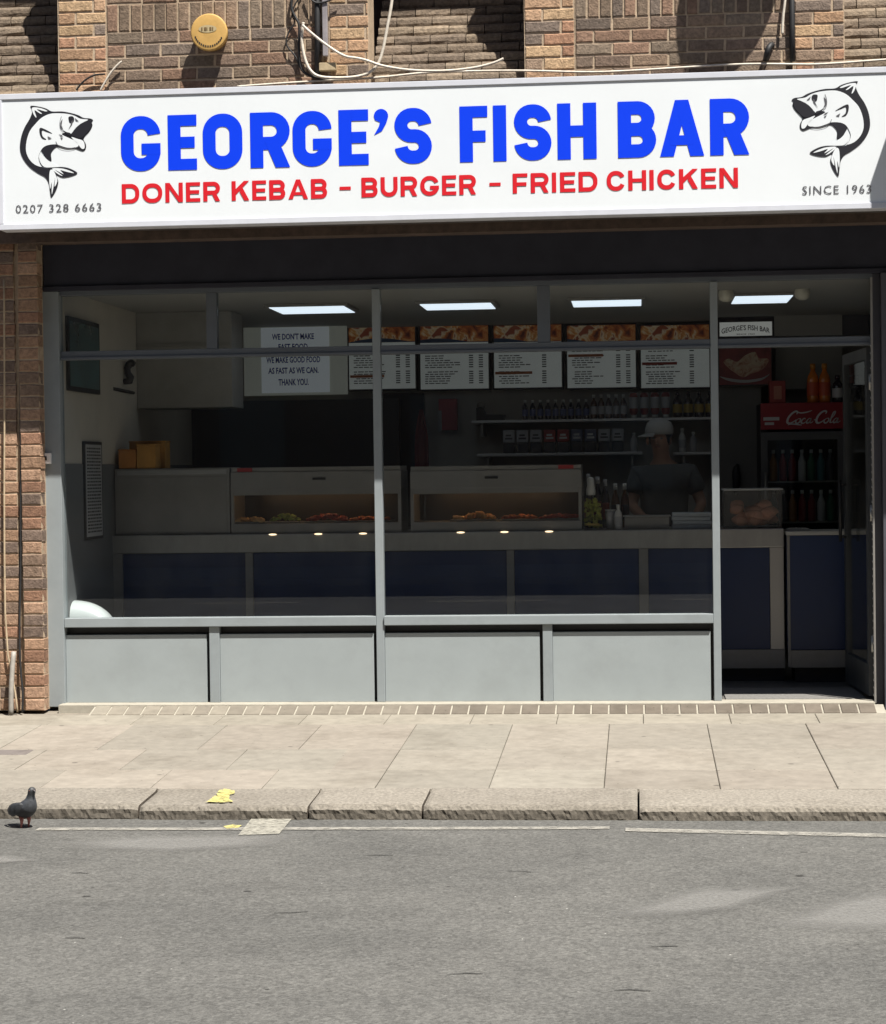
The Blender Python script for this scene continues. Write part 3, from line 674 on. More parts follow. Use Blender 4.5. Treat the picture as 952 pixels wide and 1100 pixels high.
for ch,a,b in BT:
    if ch=='F': mb.build('blue_lettering',BLUE,face); mb=MB(); mb.flat=True
    if ch=='B': mb.build('blue_lettering',BLUE,face); mb=MB(); mb.flat=True
    xa=X(a,150,YF);xb=X(b,150,YF); letter(mb,ch,xa,zB,xb-xa,hB,.236,YF-.001)
mb.build('blue_lettering',BLUE,face)
zr1,zr2=Z(140,218,YF),Z(140,197,YF); zq1,zq2=Z(780,202.5,YF),Z(780,181,YF); zR=(zr1+zq1)/2; hR=(zr2+zq2)/2-zR
print('red',zr1,zq1,zr2,zq2)
adv={'O':.98,'G':.92,'C':.86,'D':.86,'N':.86,'K':.88,'R':.82,'B':.80,'A':.98,'U':.84,'E':.70,'F':.68,'I':.22,'H':.84,'-':.55}
for wd,a,b in (('DONER',131,236.5),('KEBAB',249,351.5),('-',365,377),('BURGER',388.5,511.5),('-',526,538),('FRIED',551,642),('CHICKEN',652,793)):
    xa=X(a,205,YF);xb=X(b,200,YF); tot=sum(adv[c] for c in wd)+.15*(len(wd)-1); k=(xb-xa)/tot; x=xa
    mb=MB(); mb.flat=True
    for c in wd: letter(mb,c,x,zR,adv[c]*k,hR,.215,YF-.001); x+=(adv[c]+.15)*k
    mb.build('red_lettering',RED,face)
for tx,a,b,c,d in (('0207 328 6663',17,109,219,228),('SINCE 1963',862,936,199,208.5)):
    mb=MB(); mb.flat=True; cx=(X(a,c,YF)+X(b,c,YF))/2; put_text(mb,tx,cx,(Z((a+b)/2,c,YF)+Z((a+b)/2,d,YF))/2,X(b,c,YF)-X(a,c,YF),Z(a,c,YF)-Z(a,d,YF)-.002,YF-.002,spacing=1.15,bold=.0); mb.build('small_lettering',DGREY,face)
# fish emblem drawn in a 846 x 1100 grid of the left one
def spl(P,n=5,closed=True):
    out=[];N=len(P); rng=range(N) if closed else range(N-1)
    for i in rng:
        p0,p1,p2,p3=(P[(i-1)%N],P[i],P[(i+1)%N],P[(i+2)%N]) if closed else (P[max(i-1,0)],P[i],P[i+1],P[min(i+2,N-1)])
        for k in range(n):
            t=k/n; out.append(tuple(.5*((2*p1[j])+(-p0[j]+p2[j])*t+(2*p0[j]-5*p1[j]+4*p2[j]-p3[j])*t*t+(-p0[j]+3*p1[j]-3*p2[j]+p3[j])*t**3) for j in (0,1)))
    if not closed: out.append(P[-1])
    return out
def fill2d(mb,pts,f,lay):
    from mathutils.geometry import tessellate_polygon
    V=[Vector((p[0],p[1],0)) for p in pts]; tr=tessellate_polygon([V]); b=[f(p[0],p[1],lay) for p in pts]
    mb.add(b,[list(t) for t in tr])
FO=[(158,78),(230,85),(300,105),(352,132),(440,135),(520,150),(590,172),(640,198),(700,205),(725,222),(712,240),(718,270),(690,320),(650,360),(636,392),(655,430),(655,470),(630,492),(590,480),(555,468),(490,470),(440,458),(395,448),(362,470),(338,510),(340,575),(300,560),(262,500),(240,470),(225,520),(232,580),(262,628),(330,634),(420,626),(500,640),(575,684),(520,712),(440,722),(385,700),(400,760),(380,830),(334,897),(322,840),(312,770),(280,715),(220,680),(140,620),(80,540),(56,460),(66,360),(100,270),(150,190),(175,120)]
FW=[[(205,235),(260,185),(330,155),(400,150),(490,158),(560,178),(610,205),(680,215),(640,235),(585,268),(545,310),(518,345),(470,325),(440,340),(520,380),(560,400),(590,440),(560,458),(490,458),(430,440),(385,425),(310,430),(262,455),(235,500),(222,545),(238,600),(250,622),(190,600),(140,550),(112,480),(118,390),(150,300)],
    [(252,500),(275,530),(310,565),(345,585),(400,622),(330,628),(275,622),(240,580),(236,530)],
    [(178,92),(250,100),(310,125),(290,130),(215,108),(262,148),(240,145),(195,118),(212,180),(196,170),(175,125)],
    [(345,640),(430,640),(500,660),(545,685),(480,672),(420,655),(450,690),(425,680),(370,650),(440,706),(400,690)],
    [(325,660),(350,650),(375,690),(392,750),(365,800),(372,720),(340,870),(340,760),(325,820),(318,740)],
    [(525,365),(575,380),(630,400),(645,440),(640,470),(615,468),(585,430)],]
FB=[[(518,345),(560,300),(610,250),(670,232),(708,238),(708,280),(670,330),(630,370),(590,378),(545,358)],[(450,300),(480,318),(518,330),(520,355),(480,335)],[(505,185),(540,182),(555,205),(545,235),(515,240),(505,215)],[(242,275),(300,295),(355,330),(300,312),(262,300),(265,350),(300,380),(262,372),(240,330)]]
FG=[[(430,230),(450,200),(440,260),(455,300),(430,280)],[(530,225),(545,215),(538,250),(500,300),(520,260)],[(410,335),(440,345),(455,360),(430,352)],[(425,362),(450,372),(440,385)],[(310,350),(350,372),(320,378)],[(560,195),(600,230),(570,222)]]
def fish(fx):
    f=lambda u,v,lay:(fx(u,v)[0],YF-.0015-.0012*lay,fx(u,v)[1])
    mb=MB(); mb.flat=True; fill2d(mb,spl(FO,4),f,0); a=mb.build('fish_emblem',BLACK,face)
    mb=MB(); mb.flat=True
    for P in FW: fill2d(mb,spl(P,3),f,1)
    mb.build('fish_white',WHITE,a) if False else mb.build('fish_belly',WHITE,face)
    mb=MB(); mb.flat=True
    for P in FB: fill2d(mb,spl(P,3),f,2)
    mb.build('fish_mouth',BLACK,face)
    mb=MB(); mb.flat=True
    for P in FG: fill2d(mb,P,f,3)
    strip(mb,spl([(385,400),(400,430),(440,455),(500,466),(560,458)],3,False),5,f,3)
    strip(mb,spl([(440,180),(425,230),(430,290),(460,320)],3,False),4,f,3)
    mb.build('fish_shading',DGREY,face)
f0=at(15+158/8.46,105+78/8.46,YF); 
pA=lambda u,v:at(15+u/8.46,105+v/8.46,YF)
cA=pA(390,480); sA=(X(15+700/8.46,160,YF)-X(15+60/8.46,160,YF))/640
fish(lambda u,v:(cA.x+(u-390)*sA,cA.z-(v-480)*sA))
cB=at(845+390/8.15,80+480/8.15,YF); sB=(X(845+735/8.15,140,YF)-X(845+50/8.15,140,YF))/670
fish(lambda u,v:(cB.x-(u-390)*sB,cB.z-(v-485)*sB))
# ------------------------------------------------------------------ things on the brickwork
ac=at(228,38,YB); ab=empty('alarm_bell',(ac.x,YB,ac.z),'round yellow alarm bell box fixed to the brick wall over the sign','alarm')
YELP=mat('yellow_plastic',(.56,.34,.10),.6,noise_s=20,noise_a=.12,dirt=.3)
mb=MB(); mb.lathe([(.100,0),(.100,.07),(.112,.0705),(.113,.074),(.113,.096),(.110,.1),(.1085,.1012),(.106,.102),(.1055,.1021),(.07,.1035),(.03,.1043),(.0001,.1045)],(ac.x,YB,ac.z),32,'y'); mb.build('cover',YELP,ab)
mb=MB(); 
for k in range(15):
    a=R_(200+k*9.5); mb.box(ac.x+math.cos(a)*.088-.004,ac.x+math.cos(a)*.088+.004,YB-.1045,YB-.098,ac.z+math.sin(a)*.088-.006,ac.z+math.sin(a)*.088+.006)
mb.build('vent_slots',DARK,ab)
mb=MB(); mb.add([(ac.x-.006+.056*math.cos(t*math.pi/12),YB-.1062,ac.z+.018+.023*math.sin(t*math.pi/12)) for t in range(24)],[list(range(24))]); lg=mb.build('badge',mat('badge_cream',(.45,.36,.2),.5),ab)
mb=MB(); mb.flat=True
for i,wd in enumerate((.008,.014,.004,.012,.006)): mb.box(ac.x-.045+i*.017,ac.x-.045+i*.017+wd,YB-.1082,YB-.1063,ac.z+.008,ac.z+.028)
mb.build('badge_marks',mat('badge_brown',(.16,.1,.04),.5),ab)
def cable(name,label,pts,r,m,Y=YB-.012,sm=2,group=None,cat='cable'):
    mb=MB(); mb.tube([at(a,b,Y if len(p_:=(a,b))==2 else Y) for a,b in pts],r,8,smoothpath=sm); o=mb.build(name,m); return tag(o,label,cat,group)
cable('cable','white cable looping down from the pipe and back up across the sill',[(326,24),(324,38),(325,52),(328,65),(333,76),(342,83),(365,84),(385,82.5),(398,78),(407,69),(412,52),(416,30),(421,4),(423,-20)],.0095,CABLEW,YB-.05)
cable('cable','white cable slanting from the pipe to the middle of the sign top',[(325,27),(335,36),(350,48),(370,61),(382,62),(395,65),(410,71),(442,76),(480,76.5),(510,73),(530,68),(541,63)],.008,CABLEW,YB-.075)
cable('cable','thin cream cable running the whole way along the top of the sign',[(255,93),(310,89),(360,86),(414,83),(445,79),(476,77),(560,75.5),(632,78),(680,76),(733,72.5),(800,68.5),(850,69),(880,69.5),(952,64),(1010,60)],.007,CABLEW,YB-.03)
cable('cable','short cream cable end curling out of the brick left of the alarm',[(108,97),(113,88),(119,78),(127,69),(131,66)],.007,CABLEW,YB-.03)
cable('cable','short black wire arching over the sign near its left end',[(82,97),(87,90),(94,84),(103,80),(113,79.5)],.006,CABLEB,YB-.03)
cable('cable','black wire hanging in kinks left of the black pipe',[(316,-12),(312,8),(318,20),(322,26),(321,48),(322,66),(324,76),(334,82),(346,85),(356,84)],.008,CABLEB,YB-.03)
cable('cable','thin looped black wire furthest left of the black pipe',[(325,-8),(316,6),(313,16),(318,24),(310,34),(306,48),(318,60),(322,72)],.005,CABLEB,YB-.022)
cable('cable','thin black wire crossing behind the black pipe at the top',[(330,-12),(336,4),(352,2),(366,-6)],.006,CABLEB,YB-.04)
cable('cable','white cable hanging beside the black pipe at the right',[(845,-15),(843,5),(841,20),(840.5,36)],.008,CABLEW,YB-.03)
cable('downpipe','black vertical pipe among the tangled wires above the sign',[(341,-90),(341,30),(341,79)],.018,CABLEB,YB-.02,0,cat='pipe')
cable('downpipe','black vertical pipe at the right beside the brick pier',[(850,-90),(851,30),(851.5,66)],.017,CABLEB,YB-.02,0,cat='pipe')
mb=MB(); a=at(346,-60,YB);b=at(353,61,YB); mb.box(a.x,b.x,YB-.035,YB,b.z,a.z,bev=.003); tag(mb.build('conduit',mat('grey_conduit',(.26,.24,.25),.6,noise_s=12,noise_a=.2)),'grey flat conduit beside the left black pipe','conduit')
mb=MB(); a=at(344,69,YB);b=at(362,77,YB); mb.box(a.x,b.x,YB-.05,YB,b.z,a.z,bev=.004); tag(mb.build('junction_box',mat('cream_box',(.42,.33,.2),.7,noise_s=20,noise_a=.2)),'small cream junction box at the foot of the grey conduit','box')
mb=MB(); c=at(823,58,YB); mb.tube([(c.x,YB,c.z-.03),(c.x,YB-.05,c.z-.02),(c.x+.01,YB-.06,c.z+.02),(c.x+.03,YB-.03,c.z+.05),(c.x+.035,YB,c.z+.05)],.018,smoothpath=1); tag(mb.build('pipe_elbow',CABLEB),'short dark pipe elbow sticking out of the wall under the shadow','pipe')
# unseen dish added above the frame to throw a shadow on the brick
ds=empty('shadow_dish',(X(860,-190,YB),YB,Z(860,-190,YB)),'unseen grey dish added above the right black pipe to cast a shadow','shadow caster')
mb=MB(); c=Vector(ds.location); cen=c+Vector((-.07,-.36,.06)); nrm=Vector((.15,-.9,.35)).normalized(); q=nrm.to_track_quat('Z','Y').to_matrix()
vs=[];n_=28
for i,(r,h) in enumerate(((.02,0),(.12,.012),(.22,.04),(.28,.07),(.28,.075),(.22,.048),(.12,.02),(.02,.008))):
    for k in range(n_): a=2*math.pi*k/n_; vs.append(cen+q@Vector((r*math.cos(a),r*1.1*math.sin(a),h)))
mb.add(vs,[(i*n_+k,i*n_+(k+1)%n_,(i+1)*n_+(k+1)%n_,(i+1)*n_+k) for i in range(7) for k in range(n_)]+[tuple(range(n_))],smooth=True); mb.build('shadow_dish_bowl',mat('shadow_dish_grey',(.3,.3,.3),.5),ds)
mb=MB(); mb.tube([c+Vector((0,0,-.05)),c+Vector((0,-.2,-.05)),cen],.018); mb.tube([cen+q@Vector((0,-.26,.06)),cen+q@Vector((0,-.08,.4))],.01); mb.build('bracket',CABLEB,ds)
# pipes and wires at the foot of the left pilaster
mb=MB(); mb.tube([at(12,768,YB-.06),at(12,745,YB-.06),at(13,722,YB-.05),at(15,700,YB-.02)],.016,smoothpath=1); tag(mb.build('pipe',mat('grey_pipe',(.3,.28,.25),.6,noise_s=20,noise_a=.2)),'short grey pipe rising at the foot of the brick pilaster','pipe')
mb=MB(); mb.tube([at(4.5,300,YB-.012),at(5,420,YB-.014),at(4.5,560,YB-.014),at(6,690,YB-.016),at(16,740,YB-.02),at(19,765,YB-.03)],.006,smoothpath=1); tag(mb.build('cable',mat('tan_cable',(.42,.33,.22),.7,noise_s=20,noise_a=.2)),'thin tan cable running down the left brick pilaster','cable')
mb=MB(); mb.tube([at(22,300,YB+.015),at(22.5,600,YB+.015),at(21,680,YB),at(22,720,YB-.02),at(25,745,YB-.03),at(24,766,YB-.03)],.007,smoothpath=1); tag(mb.build('cable',CABLEB),'black cable in the groove of the brick pilaster','cable')
# unseen box added right of the frame so that a shadow crosses the sign end
nb=empty('shadow_box',(X(975,180,-1.3),-1.3,2.9),'unseen grey box added right of the white sign to shade its end','sign')
xn=sx1+.095; mb=MB(); mb.box(xn,xn+2.5,-1.02,YB,3.45,4.0,bev=.01); mb.build('casing',mat('shadow_box_grey',(.3,.3,.32),.5),nb)
# ------------------------------------------------------------------ PIGEON
pg=ground(27,889,zr); root=empty('pigeon',(pg.x,pg.y,zr-.012),'dark grey pigeon standing in the gutter beside the kerb, facing right','pigeon')
PGM=mat('pigeon_feathers',(.05,.05,.055),.55,attr=True,noise_s=60,noise_a=.35,bump=.0015,bump_s=160)
def pigeon():
    # rings: centre (x,z), half width(y), half height(perp)
    ring=[(-.098,.078,.010,.003),(-.075,.080,.022,.007),(-.045,.078,.030,.017),(-.015,.080,.037,.032),(.012,.090,.041,.040),(.032,.107,.037,.037),(.044,.127,.027,.026),(.049,.145,.018,.018),(.052,.160,.0155,.0155),(.056,.172,.0175,.016),(.060,.181,.016,.014),(.067,.186,.008,.007)]
    # path direction per ring
    n=18; vs=[]; cs=[]
    for i,(x,z,wy,hh) in enumerate(ring):
        a=ring[max(i-1,0)];b=ring[min(i+1,len(ring)-1)]; t=Vector((b[0]-a[0],0,b[1]-a[1])).normalized()
        if i>=8: t=Vector((.75,0,.65)).normalized()
        u=Vector((-t.z,0,t.x))
        for k in range(n):
            an=2*math.pi*k/n; vs.append(Vector((x,0,z))+Vector((0,1,0))*wy*math.cos(an)+u*hh*math.sin(an))
    mb=MB()
    for i in range(len(ring)-1):
        c=(.026,.026,.029) if i<5 else ((.06,.064,.072) if i<7 else (.035,.038,.042))
        if i<2: c=(.03,.03,.033)
        mb_f=[(i*n+k,i*n+(k+1)%n,(i+1)*n+(k+1)%n,(i+1)*n+k) for k in range(n)]
        for f in mb_f: mb.f.append(list(f)); mb.c.append(c); mb.sm.append(True)
    mb.v=[tuple(v) for v in vs]
    mb.f.append(list(range(n))); mb.c.append((.03,.03,.03)); mb.sm.append(True)
    e=(len(ring)-1)*n; mb.f.append(list(range(e,e+n))); mb.c.append((.06,.06,.06)); mb.sm.append(True)
    return mb
rz=R_(-42); root.scale=(1.16,1.16,1.1)
root.rotation_euler.z=rz
body=pigeon().build('body',PGM,root,(0,0,0)); md=body.modifiers.new('s','SUBSURF'); md.levels=1; md.render_levels=1
for s_ in (-1,1):
    mb=MB(); vs=[];n=10
    # folded wing shell
    W=[(-.085,.082,.012),(-.06,.085,.026),(-.02,.09,.038),(.015,.098,.036),(.034,.105,.018)]
    for x,z,h in W:
        for k in range(n):
            a=2*math.pi*k/n; yb=.019+.024*math.sin((x+.085)/.12*math.pi*.8+.2); vs.append((x+.004*math.sin(a),s_*(yb+.006*math.cos(a)),z+h*math.sin(a)*.8))
    mb.add(vs,[(i*n+k,i*n+(k+1)%n,(i+1)*n+(k+1)%n,(i+1)*n+k) for i in range(4) for k in range(n)]+[tuple(range(n)),tuple(range(4*n,5*n))],(.042,.044,.048),True)
    w_=mb.build('wing',PGM,root,(0,0,0))
    mb=MB()
    for q in (0,1): mb.add([(-.05+q*.03,s_*.046,.07),(-.04+q*.03,s_*.047,.07),(-.03+q*.03,s_*.047,.1),(-.04+q*.03,s_*.046,.1)],[(0,1,2,3)])
    mb.build('wing_bar',DARK,w_,(0,0,0))
    mb=MB(); mb.tube([(0,s_*.016,.062),(.004,s_*.017,.04),(.0,s_*.017,.02),(.002,s_*.017,.006)],[.012,.007,.0035,.003],8)
    for a in (-.5,0,.5,3.1): mb.tube([(.002,s_*.017,.004),(.002+.024*math.cos(a),s_*.017+.024*math.sin(a),.003)],[.003,.0018],6)
    mb.build('leg',mat('pigeon_pink',(.42,.16,.13),.6),root,(0,0,0))
    mb=MB(); mb.blob((.061,s_*.0135,.176),.0032,n=6,amp=0); mb.build('eye',mat('pigeon_eye',(.12,.04,.02),.2),root,(0,0,0))
mb=MB(); mb.tube([(.066,0,.178),(.076,0,.177),(.086,0,.173)],[.005,.0036,.0008],8); mb.build('beak',mat('pigeon_beak',(.1,.09,.09),.5),root,(0,0,0))
# ================================================================== INTERIOR
WI=mat('cream_wall',(.56,.52,.45),.7,noise_s=3,noise_a=.08,bump=.0006,bump_s=20)
WB=mat('back_wall_paint',(.40,.375,.34),.8,noise_s=3,noise_a=.12)
YBK=4.15; ZC=2.62
xLW=X(68,500,.02); xRW=xd1+.75
st=lambda name,mb,m:tag(mb.build(name,m),kind='structure')
mb=MB(); mb.box(xLW-.12,xLW,.05,YBK,-.02,ZC); st('side_wall',mb,WI)
mb=MB(); mb.box(xRW,xRW+.12,.05,YBK,-.02,ZC); st('side_wall',mb,WI)
mb=MB(); mb.box(xLW-.12,xRW+.12,YBK,YBK+.1,-.02,ZC); st('back_wall',mb,WB)
mb=MB(); mb.box(xLW-.12,xRW+.12,.046,YBK+.1,ZC,ZC+.04); st('interior_ceiling',mb,mat('ceiling_white',(.34,.335,.32),.8,noise_s=2,noise_a=.05))
mb=MB(); mb.box(xLW-.12,xRW+.12,.05,YBK+.1,-.06,0); st('interior_floor',mb,mat('floor_tile_grey',(.13,.125,.115),.45,noise_s=8,noise_a=.2))
mb=MB(); mb.box(xd1+.05,xRW+.1,.201,.26,-.02,ZC); st('front_return_wall',mb,WI)
mb=MB(); mb.box(xLW,xLW+.006,.056,YBK-.01,0,1.52); st('wall_dado',mb,mat('dado_grey',(.15,.155,.16),.6,noise_s=3,noise_a=.12))
# door mat catching the sun
mb=MB(); mb.box(m2x[1]+.03,xd1-.05,.10,.75,0,.010,bev=.003); tag(mb.build('door_mat',mat('grey_mat',(.17,.165,.155),.95,noise_s=60,noise_a=.25,bump=.003,bump_s=200)),'flat grey door mat just inside the open doorway','door mat')
# ceiling panels
EM=mat('led_diffuser',(.80,.90,1.0),.5,emit=.55)
lab=['lit ceiling panel furthest left, above the notice','lit ceiling panel over the first full menu board','lit ceiling panel over the right-hand menu boards','lit ceiling panel near the door, between two spotlights']
for i,(a,b,y0,y1) in enumerate(((289,369,1.5,2.08),(451,527,1.5,2.0),(614,689,1.5,2.0),(790,852,1.4,2.0))):
    pa=X(a,322,y0 if i!=3 else y0);pb=X(b,322,y0)
    lt=empty('ceiling_light',((pa+pb)/2,(y0+y1)/2,ZC),lab[i],'ceiling light','square ceiling lights')
    mb=MB(); mb.box(pa-.03,pb+.03,y0-.03,y1+.03,ZC-.022,ZC-.001,bev=.002); mb.build('frame',STEELD,lt)
    mb=MB(); mb.box(pa,pb,y0,y1,ZC-.027,ZC-.0225); mb.build('diffuser',EM,lt)
for q,(px,py) in enumerate(((780,317),(862,315))):
    c=at(px,py,1.2); 
    s_=empty('spotlight',(c.x,1.2,ZC),'unlit round white spotlight '+('beside the mullion, left of the lit panel' if q==0 else 'right of the lit panel near the door'),'spotlight','round ceiling spotlights')
    mb=MB(); mb.tube([(c.x,1.2,ZC),(c.x,1.2,c.z+.04)],.012); mb.build('stem',STEELD,s_)
    mb=MB(); mb.lathe([(.02,.07),(.045,.045),(.052,.0),(.045,-.03),(.02,-.045),(.0001,-.047)],(c.x,1.2,c.z),18); mb.build('lamp_head',mat('lamp_cream',(.6,.58,.5),.5),s_)
# poster, price list, hook on the left wall (flat on x = xLW)
def wallrect(px0,px1,top,bot):
    """pixel columns on the side wall -> depth range"""
    def yat(px):
        lo,hi=0.,6.
        for _ in range(40):
            mdl=(lo+hi)/2
            if X(px,480,mdl)<xLW: lo,hi=lo,mdl
            else: lo,hi=mdl,hi
        # X decreases with depth for px < vp, find where X==xLW
        return (lo+hi)/2
    def f(px):
        best=min((abs(X(px,480,y/200)-xLW),y/200) for y in range(0,900)); return best[1]
    ya,yb=f(px0),f(px1); ym=(ya+yb)/2; pm=(px0+px1)/2
    return ya,yb,Z(px1,top,yb),Z(px1,bot,yb)
ya,yb,z1,z0=wallrect(70,106,348,424)
po=empty('framed_poster',(xLW,(ya+yb)/2,z0),'dark teal framed poster high on the left side wall','poster')
mb=MB(); mb.box(xLW,xLW+.02,.12,yb,z0,z1,bev=.003); mb.build('frame',DARK,po)
mb=MB(); mb.box(xLW+.0205,xLW+.022,.15,yb-.03,z0+.03,z1-.03); mb.build('print',mat('poster_teal',(.05,.115,.125),.3,noise_s=3,noise_a=.5),po)
ya,yb,z1,z0=wallrect(88,107,475,578)
pl=empty('price_list',(xLW,(ya+yb)/2,z0),'tall black-framed list of small print on the left side wall','price list')
mb=MB(); mb.box(xLW,xLW+.018,ya,yb,z0,z1,bev=.003); mb.build('frame',DARK,pl)
mb=MB(); mb.box(xLW+.0182,xLW+.0195,ya+.025,yb-.025,z0+.02,z1-.02); mb.build('paper',mat('paper_grey',(.45,.45,.45),.6),pl)
mb=MB(); z=z1-.04
while z>z0+.04:
    y=ya+.05
    while y<yb-.06:
        wd=random.uniform(.02,.06); mb.box(xLW+.0196,xLW+.0203,y,min(y+wd,yb-.05),z-.011,z); y+=wd+.012
    z-=.022
mb.build('small_print',DARK,pl)
mb=MB(); f=1.62; zc=Z(133,395,f); mb.tube([(xLW,f,zc-.1),(xLW+.06,f,zc-.09),(xLW+.02,f,zc-.02),(xLW+.05,f,zc+.04),(xLW+.08,f,zc+.02)],[.02,.03,.022,.03,.02],8,smoothpath=1); mb.tube([(xLW,f-.3,zc-.16),(xLW+.02,f+.2,zc-.17)],.012); tag(mb.build('wall_bracket',DARK),'dark bent wall bracket near the back corner of the side wall','bracket')
# white rounded shell low in the window corner
c=at(68,669,.22); mb=MB(); vs=[];n=20;m_=14
for i in range(n+1):
    a=math.pi/2*i/n
    for k in range(m_+1):
        t=math.pi*k/m_
        vs.append((xLW+.008+.275*math.sin(a)*(.98),c.y-.02-.125*math.cos(t)*math.cos(0)*(1-.25*math.sin(a))+.0,c.z-.10+.245*math.cos(a)**.8*(.25+.75*math.sin(t)**.5)))
mb.add(vs,[(i*(m_+1)+k,(i+1)*(m_+1)+k,(i+1)*(m_+1)+k+1,i*(m_+1)+k+1) for i in range(n) for k in range(m_)],smooth=True)
sh=mb.build('plastic_lid',mat('glossy_white',(.62,.66,.66),.3,coat=.5)); tag(sh,'white rounded plastic lid low in the left window corner','lid')
mb=MB(); mb.box(xLW+.003,xLW+.25,c.y-.1,c.y+.1,0,c.z-.1,bev=.01); o=mb.build('bin_body',mat('bin_grey',(.3,.31,.32),.5)); o.parent=sh
# extraction hood
hx0=xLW+.002;hx1=X(250,430,2.0); hz0=Z(200,438,2.0)
mb=MB(); mb.box(hx0,hx1,2.0,2.42,hz0,ZC-.001,bev=.004); hd=mb.build('extraction_hood',mat('hood_steel',(.30,.29,.27),.6,metal=.1,noise_s=4,noise_a=.12)); tag(hd,'boxy pale extraction hood hanging from the ceiling at the left','hood')
mb=MB(); mb.box(hx0+.002,hx1-.01,1.99,1.999,Z(200,372,2.0),Z(200,368,2.0)); o=mb.build('seam',STEELD,hd)
# dark range / fryer behind the counter under the hood
mb=MB(); mb.box(xLW+.004,X(446,480,3.2),2.9,3.9,0,1.0,bev=.01); mb.box(xLW+.004,X(430,480,3.9),3.84,3.95,1.0,Z(300,430,3.84)); rg=mb.build('frying_range',mat('range_dark',(.018,.018,.022),.5,noise_s=3,noise_a=.2)); tag(rg,'dark frying range with a tall dark splashback behind the left counter','frying range')
# menu boards on the back wall
YM=4.05
PHOTO=bpy.data.materials.new('food_photo'); PHOTO.use_nodes=True
def food(m,stops,sc=5,det=6,dist=2.5):
    n=m.node_tree.nodes;l=m.node_tree.links;b=n['Principled BSDF'];tc=n.new('ShaderNodeTexCoord');t=n.new('ShaderNodeTexNoise');t.inputs['Scale'].default_value=sc;t.inputs['Detail'].default_value=det;t.inputs['Distortion'].default_value=dist;l.new(tc.outputs['Object'],t.inputs[0])
    r=n.new('ShaderNodeValToRGB');l.new(t.outputs[0],r.inputs[0]);e=r.color_ramp.elements
    while len(e)<len(stops): e.new(.5)
    for q,(p,c) in zip(e,stops): q.position=p;q.color=(*c,1)
    l.new(r.outputs[0],b.inputs['Base Color']); b.inputs['Roughness'].default_value=.35
    if m.name=='food_photo': l.new(r.outputs[0],b.inputs['Emission Color']); b.inputs['Emission Strength'].default_value=.03
food(PHOTO,[(.36,(.10,.02,.012)),(.45,(.5,.13,.03)),(.51,(.65,.32,.10)),(.56,(.75,.62,.42)),(.62,(.30,.07,.03))],9,5,1.2)
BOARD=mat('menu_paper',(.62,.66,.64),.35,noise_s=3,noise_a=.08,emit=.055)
mlab=['menu board at the left end of the row, partly behind the mullion','menu board second from the left, with two price columns','menu board in the middle of the row, orange heading low down','menu board fourth from the left, orange heading near the middle','menu board at the right end of the row, with a red heading']
for i,(a,b) in enumerate(((374,448),(450.5,526.5),(529.5,605),(608,684.5),(687,763.5))):
    x0=X(a,380,YM);x1=X(b,380,YM); ztp=Z((a+b)/2,347.5,YM)-.004; zbt=Z((a+b)/2,419.5 if i<2 else 418,YM)
    me_=empty('menu_board',((x0+x1)/2,YM,zbt),mlab[i],'menu board','menu boards over the back counter')
    mb=MB(); mb.box(x0,x1,YM-.03,YBK-.002,zbt,ztp,bev=.003); mb.build('frame',DARK,me_)
    zsp=ztp-(ztp-zbt)*.28
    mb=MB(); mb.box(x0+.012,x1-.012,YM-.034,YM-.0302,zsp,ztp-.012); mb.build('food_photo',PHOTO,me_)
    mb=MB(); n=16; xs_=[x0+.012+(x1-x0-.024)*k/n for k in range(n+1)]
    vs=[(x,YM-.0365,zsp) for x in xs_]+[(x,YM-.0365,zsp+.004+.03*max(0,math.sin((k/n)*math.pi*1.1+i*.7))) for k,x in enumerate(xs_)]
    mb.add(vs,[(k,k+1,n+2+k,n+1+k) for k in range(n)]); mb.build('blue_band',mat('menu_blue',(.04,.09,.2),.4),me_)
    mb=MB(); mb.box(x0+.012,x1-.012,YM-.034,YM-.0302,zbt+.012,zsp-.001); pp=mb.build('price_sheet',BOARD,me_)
    mb=MB(); z=zsp-.03; k=0
    while z>zbt+.03:
        xx=x0+.05+random.choice((0,.0,.02)); wl=random.uniform(.09,.2)
        if k%7!=3:
            while wl>0: ww=random.uniform(.02,.05); mb.box(xx,xx+ww,YM-.0355,YM-.0345,z-.008,z); xx+=ww+.008; wl-=ww
            mb.box(x1-.17,x1-.135,YM-.0355,YM-.0345,z-.0085,z+.001)
            if i in (0,1,3): mb.box(x1-.09,x1-.055,YM-.0355,YM-.0345,z-.0085,z+.001)
        z-=.0185; k+=1
    mb.build('menu_text',mat('menu_ink',(.06,.06,.06),.5),pp)
    if i!=1:
        zz=zbt+(zsp-zbt)*(.3,.5,.35,.72,.55)[i]; mb=MB(); mb.box(x0+.02,x0+(.3,.3,.32,.3,.3)[i],YM-.0375,YM-.036,zz-.012,zz+.01); mb.build('heading_bar',mat('menu_red' if i==4 else 'menu_orange',(.45,.05,.03) if i==4 else (.55,.16,.05),.4),pp)
